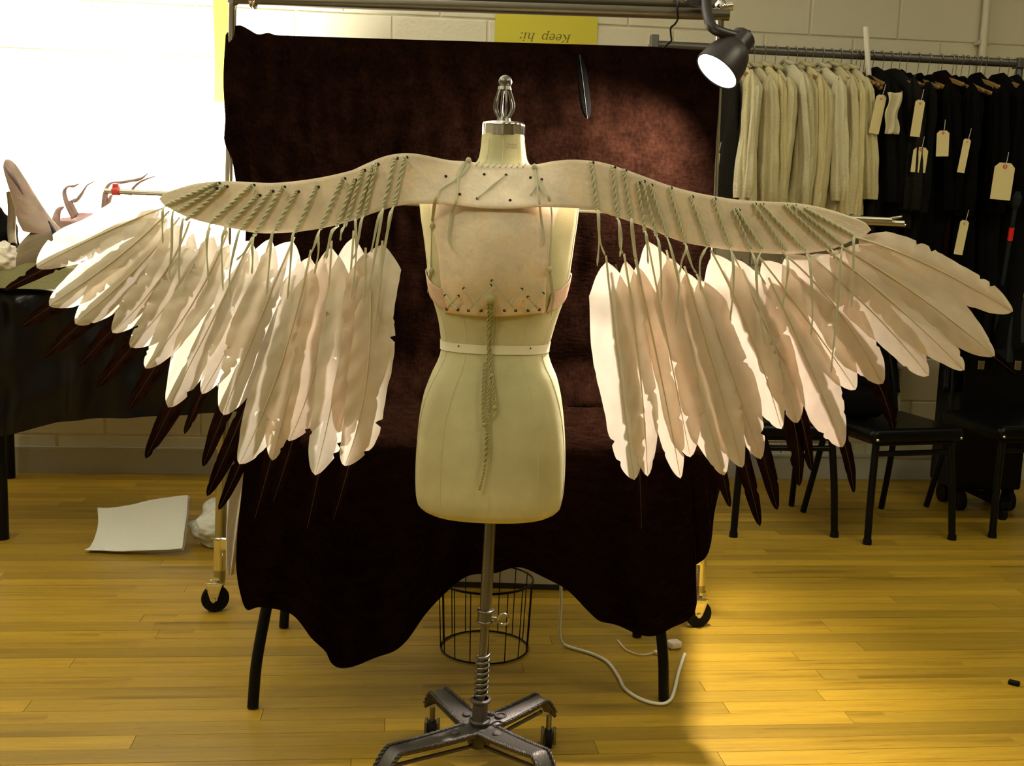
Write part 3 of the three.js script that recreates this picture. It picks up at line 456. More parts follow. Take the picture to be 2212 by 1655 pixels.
// ---------- rolling rack, velvet drape, table and lamps ----------
const RZ = -.66;                                                    // depth of the rolling rack
const TY = .642;                                                    // height of the covered table
{
  const t = thing('rolling_rack', 'chrome rolling garment rack carrying the velvet drape', 'garment rack');
  const L1 = at(503, 0, RZ), L0 = at(474, 1262, RZ), Rt = at(1557, 20, RZ), R0 = at(1511, 1262, RZ);
  const top = L1.y + .02;
  for (const [a, b, s] of [[L0, L1, -1], [R0, Rt, 1]]) {
    const up = (y) => { const k = (y - a.y) / (b.y - a.y); return V(lerp(a.x, b.x, k), y, RZ); };
    const post = part(t, 'post', rod(up(.60), up(top + .03), .0105, .0105, 20), M.chrome);
    const low = part(t, 'lower_tube', rod(up(.075), up(.66), .0165, .0155, 24), M.steel);
    part(low, 'knurled_collar', [rod(up(.655), up(.685), .019, .017, 14), ring(up(.66), .018, .004), ring(up(.215), .018, .003), rod(up(.12), up(.21), .0185, .0185, 20)], M.chrome);
    part(low, 'lock_knob', [rod(up(.64), up(.64).add(V(.03, 0, .012)), .005), ball(up(.64).add(V(.034, 0, .014)), .009)], M.chrome);
    part(low, 'cross_fitting', [rbox(.05, .04, .04, .008).translate(up(.20).x + (s < 0 ? .026 : -.02), .20, RZ), rod(V(up(.2).x - s * .036, .19, RZ + .01), V(up(.2).x - s * .036, .165, RZ + .03), .006), ball(V(up(.2).x - s * .036, .155, RZ + .03), .009)], M.chrome);
    const c = up(.0), wx = c.x - .005, wz = RZ + .02; const cst = part(t, 'caster', [new THREE.CylinderGeometry(.017, .019, .022, 20).translate(c.x, .088, RZ), slab(6, 3, (u, v) => V(wx + (u - .5) * lerp(.052, .018, v), lerp(.088, .036, v), wz + .017), .003), slab(6, 3, (u, v) => V(wx + (u - .5) * lerp(.052, .018, v), lerp(.088, .036, v), wz - .017), .003), rod(V(wx, .038, wz - .022), V(wx, .038, wz + .022), .006)], M.chrome);
    part(cst, 'wheel', [new THREE.CylinderGeometry(.038, .038, .02, 32).rotateX(Math.PI / 2).rotateY(.35).translate(wx, .039, wz), ring(V(0, 0, 0), .034, .006, 'z').rotateY(.35).translate(wx, .039, wz)], M.rubber);
    part(t, 'top_elbow', [ball(up(top), .02), rod(up(top), V(up(top).x + s * .03, top + .006, RZ), .015, .013), rod(up(top - .03), up(top + .01), .015, .017)], M.chrome);
  }
  const ra = at(540, 0, RZ + .01), rb = at(1575, 32, RZ + .01);
  part(t, 'top_rail', rod(V(ra.x - .04, ra.y, RZ + .01), V(rb.x, rb.y, RZ + .01), .0155, .0155, 24), M.railSteel);
  part(t, 'second_rail', rod(V(ra.x - .02, ra.y + .029, RZ - .02), V(rb.x - .02, rb.y + .029, RZ - .02), .015, .015, 24), M.railSteel);
  part(t, 'rail_clip', [ring(V(at(552, 4, RZ).x, ra.y, RZ + .01), .02, .005, 'x'), ring(V(at(545, 4, RZ).x, ra.y, RZ + .01), .019, .004, 'x')], M.chrome);
  const da = at(505, 96, RZ - .004), db = at(1552, 126, RZ - .004); part(t, 'drape_rail', rod(da, db, .009), M.steel);
  part(t, 'bottom_rail', rod(V(L0.x, .20, RZ), V(R0.x, .185, RZ), .0125, .0125, 18), M.steel);
}
const drapeTop = [[487, 75], [497, 62], [508, 56], [520, 55], [540, 65], [556, 74], [570, 73], [580, 71], [595, 76], [700, 80], [900, 86], [1100, 92], [1410, 101], [1556, 111]];
{
  const yAt = (px, py, z) => at(px, py, z).y, xAt = (px, py, z) => at(px, py, z).x;
  const hemPx = [[513, 1200], [520, 1262], [535, 1311], [562, 1308], [600, 1322], [650, 1342], [682, 1372], [705, 1402], [715, 1430], [735, 1443], [782, 1435], [832, 1415], [880, 1375], [922, 1322], [962, 1281], [1010, 1251], [1062, 1231], [1110, 1223], [1160, 1240], [1212, 1266], [1242, 1287], [1270, 1312], [1300, 1342], [1340, 1359], [1380, 1368], [1420, 1367], [1452, 1350], [1490, 1330], [1506, 1300], [1504, 1255], [1502, 1228], [1522, 1204], [1532, 1170], [1540, 1110], [1553, 1055]];
  const len = [0]; for (let i = 1; i < hemPx.length; i++) len.push(len[i - 1] + Math.hypot(hemPx[i][0] - hemPx[i - 1][0], (hemPx[i][1] - hemPx[i - 1][1]) * .6)); const tot = len[len.length - 1];
  const hx = hemPx.map((p, i) => [len[i] / tot, p[0], p[1]]);
  const zF = u => lerp(-.015, -.085, u), zf = -.05, zb = RZ + .012, nA = 56, nB = 24, nC = 52, nu = 170;
  const leftE = [[60, 487], [200, 488], [260, 489], [300, 486], [318, 490], [345, 504], [400, 512], [500, 533], [700, 540], [860, 545]], rightE = [[100, 1556], [200, 1552], [280, 1547], [420, 1540], [600, 1530], [860, 1500]];
  const fx0 = xAt(536, 957, zF(0)), fx1 = xAt(1522, 966, zF(1));
  const g = sheet(nu, nA + nB + nC, (u, v) => {
    const row = Math.round(v * (nA + nB + nC)); const bx0 = xAt(545, 860, zb), bx1 = xAt(1500, 880, zb);
    if (row <= nA) {                                              // hanging from the rail down to the table
      const k = row / nA, px = lerp(487, 1556, u), yt = yAt(px, sl(drapeTop, px), RZ), yb = TY + .012;
      const y = lerp(yt, yb, k), pyL = lerp(72, 870, k), x = lerp(xAt(pl(leftE, pyL), pyL, RZ), xAt(pl(rightE, pyL + 20), pyL + 20, RZ), u);
      const over = Math.max(0, 1 - k * nA / 3);                  // rolls over the rail
      let z = RZ + .016 - over * over * .014;
      const w = sstep(.05, .6, k);
      z += w * (.010 * Math.sin(u * 16 + k * 2) + .014 * N3(u * 7, k * 2.4, 3) + .010 * N3(u * 20 + k * 3, k * 3, 8)) + .004 * N3(u * 30, k * 10, 5) * sstep(.01, .1, k);
      z += .012 * sstep(.55, .95, k) * Math.sin(u * 23 + k * 22 + 3 * N3(u * 5, k * 5, 1));
      if (u < .03) z += .03 * Math.sin(k * 12) * (1 - u / .03) - .02 * (1 - u / .03);
      z = Math.max(z, RZ + .012 - over * .012); z += .10 * Math.pow(sstep(.86, 1, k), 2.2) ;
      return V(x, y, z);
    }
    const zback = zb + .10;
    if (row <= nA + nB) {                                         // across the table top
      const k = (row - nA) / nB, z = lerp(zback, zF(u) - .012, k);
      const y = TY + .012 * Math.pow(1 - k, 6) + .0022 * N3(u * 18, k * 16, 2) + .0028 * N3(u * 30 + k * 24, k * 9, 7) * 1.2;
      return V(lerp(lerp(bx0, fx0, k), lerp(bx1, fx1, k), u), y + .002, z);
    }
    const k = (row - nA - nB) / nC;                               // front fall with its scalloped hem
    const px = sl(hx, u, 1), py = sl(hx, u, 2), zu = zF(clamp((px - 513) / 1032)), hem = at(px, py, zu + .035), x0 = lerp(fx0, fx1, clamp((px - 513) / (1545 - 513)));
    const kk = Math.pow(k, 1.06), edge = Math.min(1, k * 12);
    const fold = .020 * Math.sin(u * 40 + .6 * Math.sin(u * 9)) + .016 * N3(u * 12, k * 2, 9) + .012 * Math.sin(u * 73 + k * 2);
    const y = lerp(TY - .004, hem.y, kk), z = zu + .012 * edge + .03 * k + fold * k * (1.1 - .25 * k);
    const p = V(lerp(x0, hem.x, Math.pow(k, .9)), y, z);
    return p;
  }, 3, 5);
  solo('velvet_drape', g, M.velvet, 'dark brown velvet cloth hung from the rack and spread over the table behind the form', 'drape');
  // table underneath
  const t = thing('folding_table', 'black legged table hidden under the brown velvet cloth', 'table');
  const c0 = fx0 + .02, c1 = fx1 - .02;
  part(t, 'tabletop', rbox(c1 - c0, .03, zf - zb - .13, .006).translate((c0 + c1) / 2, TY - .022, (zf + zb) / 2 - .01), M.blackVinyl);
  const legs = [[level(546, 1530), level(575, 1312, .20), -.20], [level(1434, 1514), level(1420, 1372, .16), -.20]];
  const fl = legs[0][0], fr = legs[1][0];
  const back = [[level(572, 1355), -.5], [level(1372, 1374), -.5]]; 
  const leg = (foot, inx, zt) => { const s = Math.sign(foot.x), pts = [foot.clone().setY(.002), V(foot.x - s * .004, .10, foot.z - .02), V(foot.x - s * .016, .20, foot.z - .05), V(foot.x - s * .04, .36, foot.z - .09), V(foot.x - s * inx, TY - .04, zt)]; const l = part(t, 'leg', tube(pts, .0135, 48, 14), M.blackMetal); return l; };
  leg(fl, .075, fl.z - .13); leg(fr, .06, fr.z - .12);
  const bl = level(613, 1356), br = level(1376, 1376); leg(bl, .02, -.58); leg(br, .02, -.58);
  part(t, 'stretcher', [rod(V(fl.x + .05, .45, fl.z - .1), V(fr.x - .05, .45, fr.z - .1), .009), rod(V(bl.x, .45, bl.z), V(br.x, .45, br.z), .009)], M.blackMetal);
}
// dark feather pinned to the drape
{
  const zq = RZ + .05, A = at(1252, 118, zq), B = at(1261, 190, zq), C = at(1269, 257, zq);
  const t = thing('pinned_feather', 'narrow black feather hanging on the brown velvet near the lamp', 'feather');
  part(t, 'vane', slab(6, 30, (u, v) => { const p = v < .5 ? A.clone().lerp(B, v * 2) : B.clone().lerp(C, v * 2 - 1); const w = .0145 * Math.pow(Math.min(1, v / .3 + .12), .6) * Math.pow(Math.max(0, 1 - Math.pow(Math.max(0, (v - .7) / .3), 2.4)), .6); return p.add(V((u - .5) * 2 * w, 0, -.003 * Math.pow((u - .5) * 2, 2))); }, .0008), M.darkCloth[0]);
  part(t, 'rachis', taper([A, B, C], [.0014, .001, .0005], 6, 16), M.darkRachis);
}
// clamp lamp with a round black shade
function clampLamp(name, label, mouth, axis, R, lightMaker, mat, scaleLen = 1) {
  const t = thing(name, label, 'lamp'); const a = axis.clone().normalize();
  const q = new THREE.Quaternion().setFromUnitVectors(V(0, 1, 0), a.clone().negate());        // local +y runs back from the mouth
  const L = .125 * scaleLen, prof = [[R * .97, .004], [R, 0], [R * 1.02, .004], [R * .99, .02], [R * .92, .05 * scaleLen], [R * .78, .075 * scaleLen], [R * .60, .09 * scaleLen], [R * .52, .094 * scaleLen], [R * .52, L], [R * .44, L + .006], [0, L + .007]];
  const lathe = (p, s = 40) => { const g = new THREE.LatheGeometry(p.map(([r, y]) => new THREE.Vector2(r, y)), s); g.applyQuaternion(q); g.translate(mouth.x, mouth.y, mouth.z); return g; };
  part(t, 'shade', lathe(prof), M.shade); part(t, 'reflector', lathe([[R * .95, .003], [R * .9, .03], [R * .7, .07 * scaleLen], [R * .3, .088 * scaleLen]]), M.shadeInside);
  const back = mouth.clone().addScaledVector(a, -L); part(t, 'switch', rod(back, back.clone().addScaledVector(a, -.014).add(V(.006, .006, 0)), .003), M.blackMetal);
  return { t, a, lathe, back };
}
{
  const mouth = at(1547, 156, -.50), axis = V(-.57, -.74, .26);
  const { t, a, lathe } = clampLamp('clamp_lamp', 'lit black clamp lamp on the right end of the chrome rack', mouth, axis, .062);
  part(t, 'bulb_face', lathe([[0, .010], [.03, .011], [.05, .014], [.0585, .02]]), M.glow, 'glowing white bulb face');
  const j = mouth.clone().addScaledVector(a, -.075).add(V(0, .045, 0)), r0 = at(1530, -6, -.62);
  part(t, 'arm', [tube([j.clone().add(V(.01, -.01, 0)), at(1542, 62, -.50), at(1528, 28, -.54), at(1526, 0, -.58), at(1534, -30, -.62)], .0135, 30, 12), rbox(.05, .03, .03, .006).translate(j.x + .004, j.y - .01, j.z)], M.shade);
  part(t, 'clamp', [rbox(.05, .05, .035, .008).translate(r0.x - .02, r0.y + .0, r0.z + .006), rbox(.07, .016, .03, .005).rotateZ(-.3).translate(r0.x - .03, r0.y - .02, r0.z + .02)], M.shade);
  part(t, 'bolt', [ball(at(1592, 128, -.48), .005), ball(at(1590, 141, -.48), .006)], M.chrome);
  const s = new THREE.SpotLight(SPOT.color, SPOT.power, 0, 1.2, .5, 2); s.position.copy(mouth.clone().addScaledVector(a, .012)); s.target.position.copy(mouth.clone().addScaledVector(a, 1)); s.castShadow = true; s.shadow.radius = 2.6; s.name = 'clamp_lamp_light'; t.add(s); t.add(s.target); s.target.name = 'clamp_lamp_aim';
}
{
  const z = RZ + .045, P = [[1463, 20], [1464, 40], [1458, 52], [1449, 60], [1449, 76], [1450, 88], [1440, 97], [1434, 104]].map(([x, y]) => at(x, y, z));
  solo('wire_hook', tube([at(1456, 0, RZ - .012), at(1466, 4, z - .01), ...P], .0026, 60, 8), M.blackMetal, 'bent black wire hook hanging from the chrome rail left of the lamp', 'hook');
}
// ---------- under and around the table ----------
{
  const t = thing('wire_basket', 'black wire waste basket standing under the velvet table', 'basket'); const c = level(1046, 1400, 0); c.z = Math.max(c.z, -.525); t.position.set(c.x, 0, c.z);
  part(t, 'bottom_ring', ring(V(0, .004, 0), .118, .0026), M.blackMetal); part(t, 'top_ring', ring(V(0, .195, 0), .126, .0034), M.blackMetal);
  for (let k = 0; k < 16; k++) { const a = k / 16 * Math.PI * 2 + .1; part(t, 'wire', rod(V(Math.sin(a) * .118, .004, Math.cos(a) * .118), V(Math.sin(a) * .126, .195, Math.cos(a) * .126), .0016, .0016, 6), M.blackMetal); }
  const b = thing('storage_box', 'off white storage box on the floor behind the wire basket', 'box'); const p = level(1105, 1272, 0); b.position.set(p.x, 0, p.z - .12);
  part(b, 'carton', rbox(.52, .22, .24, .006).translate(0, .11, 0), M.box); part(b, 'lid', rbox(.535, .04, .255, .006).translate(0, .225, 0), M.box); part(b, 'bottom_strip', rbox(.524, .018, .244, .002).translate(0, .0095, 0), M.shade);
}
{
  const P = [[1225, 1396], [1250, 1404], [1280, 1413], [1312, 1430], [1335, 1460], [1350, 1488], [1385, 1511], [1425, 1521], [1447, 1513], [1457, 1490], [1466, 1452], [1479, 1413]].map(([x, y]) => level(x, y, .005));
  const q = P[0]; const up = [V(at(1212, 1255, q.z).x, at(1212, 1255, q.z).y, q.z - .02), at(1212, 1300, q.z - .01), at(1209, 1365, q.z), at(1214, 1388, q.z)];
  solo('extension_cord', tube([...up, ...P], .0042, 140, 10), M.whitePlastic, 'thick cream extension cord curling on the floor round the right table leg', 'cord');
  const a = thing('power_adapter', 'small pinkish white plug adapter with thin wire by the right table leg', 'adapter'); const c = level(1456, 1400, 0);
  part(a, 'body', rbox(.036, .022, .03, .007).rotateY(.4).translate(c.x, .011, c.z), M.pinkPlastic);
  part(a, 'wire', tube([V(c.x - .015, .01, c.z), level(1425, 1404, .004), level(1390, 1415, .004), level(1355, 1405, .004), level(1334, 1383, .004)], .002, 40, 6), M.pinkPlastic);
  part(a, 'plug', rbox(.012, .01, .02, .003).rotateY(.5).translate(level(1420, 1415).x, .006, level(1420, 1415).z), M.whitePlastic);
  const s = level(2190, 1480, 0); solo('black_scrap', rbox(.028, .012, .016, .004).rotateY(-.6).translate(s.x, .006, s.z), M.rubber, 'tiny black scrap lying on the floor at the far right', 'scrap');
}
// white cloths on the floor under the left table
{
  const z0 = level(300, 1202).z, a = level(182, 1200, .006), b = level(395, 1186, .014);
  const q = [[182, 1199], [396, 1183], [408, 1072], [212, 1098]];
  const base = level(290, 1200, 0).z, zt = base - .16;
  const corner = (px, py, k) => at(px, py, lerp(base, zt, k));
  const A = corner(183, 1198, 0), B = corner(394, 1186, 0), C = corner(408, 1071, 1), D = corner(212, 1098, 1);
  const t = thing('folded_cloth', 'folded white cotton cloth lying propped on the floor under the left table', 'cloth');
  const f = (dy, dz, s) => slab(30, 22, (u, v) => { const p = A.clone().lerp(B, u).lerp(D.clone().lerp(C, u), v); p.x -= .018 * Math.sin(v * Math.PI) * (1 - u) * -1; p.y += dy + .005 * Math.sin(u * 6 + v * 3) * v + .006 * N3(u * 3, v * 3, s) - .008 * Math.sin(v * 3.1); p.z += dz + .012 * N3(u * 3, v * 2.5, s + 2); p.y = Math.max(p.y, .006 + (dy + .012) * .4); return p; }, .004);
  part(t, 'upper_fold', f(0, 0, 1), M.cotton); part(t, 'lower_fold', f(-.012, -.016, 4), M.cotton);
  const c = level(470, 1195, 0); c.z -= .1;
  const g = new THREE.SphereGeometry(1, 60, 40), p = g.attributes.position;
  for (let i = 0; i < p.count; i++) { const x = p.getX(i), y = p.getY(i), z = p.getZ(i); const d = 1 + .32 * N3(x * 1.6, y * 1.6, z * 1.6 + 4) + .22 * Math.abs(N3(x * 3.2 + 2, y * 3.2, z * 3.2)) - .1; p.setXYZ(i, c.x + x * d * .115, Math.max(.003, .072 + y * d * .088 + .03 * (x + .4)), c.z + z * d * .10); }
  g.computeVertexNormals(); solo('crumpled_cloth', g, M.cotton, 'crumpled white cloth bundle on the floor behind the left rack post', 'cloth');
  const L = [[1000, 517], [1045, 508], [1075, 497], [1130, 495], [1220, 495], [1238, 498]], Rr = [[1000, 538], [1060, 528], [1120, 521], [1190, 514], [1238, 508]];
  solo('hanging_cloth_strip', slab(16, 40, (u, v) => { const py = lerp(985, 1236, v), z = -.42; const p = at(lerp(pl(L, py), pl(Rr, py), u), py, z); p.z += .012 * Math.sin(u * 7 + v * 3) + .02 * v; return p; }, .003), M.cottonWarm, 'narrow cream cloth hanging between the left rack post and the velvet', 'cloth');
}

// ---------- work table at the left ----------
{
  const z0 = -1.2, z1 = -2.24, top = at(60, 628, z0).y, xl = at(-320, 640, z0).x, xr = at(760, 640, z0).x;
  const t = thing('work_table', 'long work table at the left covered in shiny black plastic', 'table');
  part(t, 'tabletop', rbox(xr - xl, .035, z0 - z1, .006).translate((xl + xr) / 2, top - .022, (z0 + z1) / 2), M.wood);
  for (const [x, z] of [[at(0, 1000, z0 - .08).x, z0 - .08], [xr - .06, z0 - .08], [xl + .06, z1 + .08], [xr - .06, z1 + .08]]) part(t, 'leg', rod(V(x, 0, z), V(x, top - .04, z), .022, .022, 14), M.blackMetal);
  const hem = [[-320, 990], [-100, 965], [0, 945], [60, 930], [120, 915], [200, 906], [330, 901], [420, 896], [560, 886]];
  const cover = part(t, 'plastic_cover', sheet(130, 54, (u, v) => {
    const x = lerp(xl - .01, xr + .01, u);
    if (v < .4) { const k = v / .4; return V(x, top + .003 + .006 * N3(u * 14, k * 5, 3), lerp(z1, z0, k)); }
    const k = (v - .4) / .6, pxx = lerp(-320, 760, u), hy = at(pxx, pl(hem, pxx), z0 + .03).y; const r = Math.sin(Math.min(1, k * 8) * Math.PI / 2);
    return V(x, lerp(top + .003, hy, k), z0 + .022 * r + (.013 * Math.sin(u * 60 + 2 * N3(u * 9, k, 1)) + .02 * N3(u * 16, k * 2.5, 5)) * r);
  }, 4, 3), M.plastic, 'crinkled black plastic cover');
  // desk lamp standing on the table behind the left wing
  {
    const lz = z0 - .42, b = at(388, 588, lz), d = thing('desk_lamp', 'bare bulb desk lamp on the left work table behind the glowing wing feathers', 'lamp');
    part(d, 'base', new THREE.CylinderGeometry(.05, .058, .02, 28).translate(b.x, top + .024, lz), M.shade);
    part(d, 'stem', rod(V(b.x, top + .03, lz), V(b.x, b.y - .05, lz), .006), M.steel); part(d, 'socket', rod(V(b.x, b.y - .065, lz), V(b.x, b.y - .025, lz), .016, .018, 18), M.shade);
    part(d, 'bulb', [ball(b, .030), rod(V(b.x, b.y - .045, lz), V(b.x, b.y - .02, lz), .014, .022, 16)], M.bulbGlow, 'glowing bulb');
    part(d, 'half_shade', (() => { const g = new THREE.CylinderGeometry(.048, .062, .15, 28, 3, true, .87, 2.1); g.translate(b.x, b.y + .005, lz); return g; })(), M.shade, 'black half shade on the wall side of the bulb');
    const l = new THREE.PointLight(BULB.color, BULB.power, 0, 2); l.position.copy(b); l.castShadow = true; l.shadow.radius = 1.4; l.name = 'desk_lamp_light'; d.add(l);
  }
  // olive cloth heap
  const oc = (px, py, z) => at(px, py, z);
  solo('olive_cloth', sheet(70, 40, (u, v) => {
    const px = lerp(-60, 330, u), rise = .035 + .055 * Math.exp(-Math.pow((u - .3) / .3, 2)); const z = lerp(z0 + .03, z0 - .42, v), x = at(px, 620, z0).x;
    const edge = Math.min(1, v * 7) * Math.min(1, (1 - u) * 6);
    return V(x, top + .008 + edge * (rise + .020 * Math.sin(v * 26 + u * 7 + 3 * N3(u * 5, v * 5, 2)) * .6 + .022 * N3(u * 8, v * 6, 1)) , z);
  }, 2, 2), M.olive, 'rumpled olive green cloth on the black covered table', 'cloth');
  // tall tapering latex prop
  const loft = (secs, squash, mat, tt, name, grooves = 0) => { const n = 60, tab = secs.map((s, i) => [i / (secs.length - 1), ...s]); return part(tt, name, sheet(36, n, (u, v) => { const cx = sl(tab, v, 1), cy = sl(tab, v, 2), w = sl(tab, v, 3), z = z0 - .10; const c = at(cx, cy, z), sc = w / 640, a = u * Math.PI * 2; const gr = 1 - grooves * Math.exp(-Math.pow((Math.sin(a / 2 + .4) - .75) * 5, 2)) * (1 - v); return V(c.x + Math.cos(a) * sc, c.y + Math.cos(a) * sc * sl(tab, v, 4), z + Math.sin(a) * sc * squash * gr); }, 1, 2), mat); };
  const hp = thing('latex_leg_prop', 'tall tapering flesh coloured latex leg prop standing on the olive cloth', 'prop');
  loft([[23, 346, 3, -.5], [24, 352, 12, -.5], [30, 372, 22, -.45], [42, 400, 27, -.35], [56, 430, 31, -.25], [70, 460, 37, -.2], [84, 485, 44, -.15], [95, 505, 44, -.1]], .55, M.latex, hp, 'shaft', .5);
  loft([[44, 612, 8, .1], [52, 596, 62, .25], [70, 565, 70, .35], [84, 535, 60, .4], [92, 512, 48, .35], [96, 498, 30, .2]], .6, M.latexOlive, hp, 'foot');
  part(hp, 'crease', taper([at(12, 362, z0 - .065), at(22, 376, z0 - .045), at(36, 396, z0 - .045), at(50, 420, z0 - .055)], [.004, .007, .006, .002], 8), M.latexPlum, 'dark purple crease');
  part(hp, 'back_tendon', tube([at(23, 415, z0 - .16), at(26, 450, z0 - .17), at(25, 500, z0 - .16), at(28, 530, z0 - .12)], .014, 30, 10), M.latexOlive);
  part(hp, 'fringe', (() => { const g = []; for (let k = 0; k < 14; k++) { const a = at(106 + k * 2.2, 478 + k * 3.2, z0 - .06); g.push(taper([a, a.clone().add(V(.012, -.02, .012)), a.clone().add(V(.016 + rr(0, .01), -.05 - rr(0, .02), .008))], [.004, .003, .001], 5, 6)); } return g; })(), M.shade);
  // pale tentacled prop
  const tp = thing('tentacle_prop', 'pale pink latex creature prop with thin curling tentacles on the left table', 'prop');
  const zz = z0 - .3, bodyC = at(200, 505, zz);
  const g = new THREE.SphereGeometry(1, 48, 32), p = g.attributes.position; for (let i = 0; i < p.count; i++) { const x = p.getX(i), y = p.getY(i), z = p.getZ(i), d = 1 + .25 * N3(x * 2, y * 2, z * 2) + .06 * Math.sin(Math.atan2(y, z) * 18); p.setXYZ(i, bodyC.x + x * d * .16, bodyC.y + y * d * .085 - .02, bodyC.z + z * d * .09); } g.computeVertexNormals(); part(tp, 'body', g, M.latexPink);
  const zt2 = z0 - .18;
  [[[[160, 470], [145, 440], [139, 415], [146, 404], [160, 402], [170, 397]], .011], [[[165, 465], [152, 436], [160, 434], [168, 430], [180, 414], [190, 400], [208, 390]], .010], [[[225, 470], [228, 420], [240, 397], [262, 395], [290, 390], [308, 384], [320, 374]], .012], [[[270, 470], [282, 420], [295, 400], [315, 388], [339, 380]], .010], [[[190, 500], [215, 480], [232, 455], [240, 425], [248, 420]], .016], [[[170, 490], [190, 474], [230, 462], [262, 440]], .008], [[[120, 480], [126, 455], [138, 447]], .016], [[[150, 520], [165, 495], [190, 482]], .020]].forEach(([l, r]) => part(tp, 'tentacle', taper(l.map(([x, y]) => at(x, y, zt2)), [r, r * .8, r * .62, r * .45, r * .16], 8), M.latexPink));
  // pale rope coil and dark bundle at the frame edge
  const rc = at(4, 545, z0 - .05), rg = new THREE.SphereGeometry(1, 48, 36), rq = rg.attributes.position; for (let i = 0; i < rq.count; i++) { const x = rq.getX(i), y = rq.getY(i), z = rq.getZ(i), n = 1 + .35 * N3(x * 2, y * 2, z * 2 + 1) + .22 * Math.abs(N3(x * 6, y * 3, z * 6)); rq.setXYZ(i, rc.x + x * n * .05, rc.y - .02 + y * n * .05, rc.z + z * n * .04); } rg.computeVertexNormals();
  solo('cream_cloth_wad', rg, M.cottonWarm, 'wad of wrinkled cream cloth beside the latex leg prop', 'cloth');
  const d = at(-14, 500, z0 - .28); const dg = new THREE.SphereGeometry(1, 32, 24), dp = dg.attributes.position; for (let i = 0; i < dp.count; i++) { const x = dp.getX(i), y = dp.getY(i), z = dp.getZ(i), n = 1 + .3 * N3(x * 2, y * 2, z * 2 + 7); dp.setXYZ(i, d.x + x * n * .075, d.y - .03 + y * n * .11, d.z + z * n * .08); } dg.computeVertexNormals();
  solo('dark_bundle', dg, M.darkCloth[1], 'dark wrapped bundle behind the latex leg prop at the left edge', 'bundle');
}

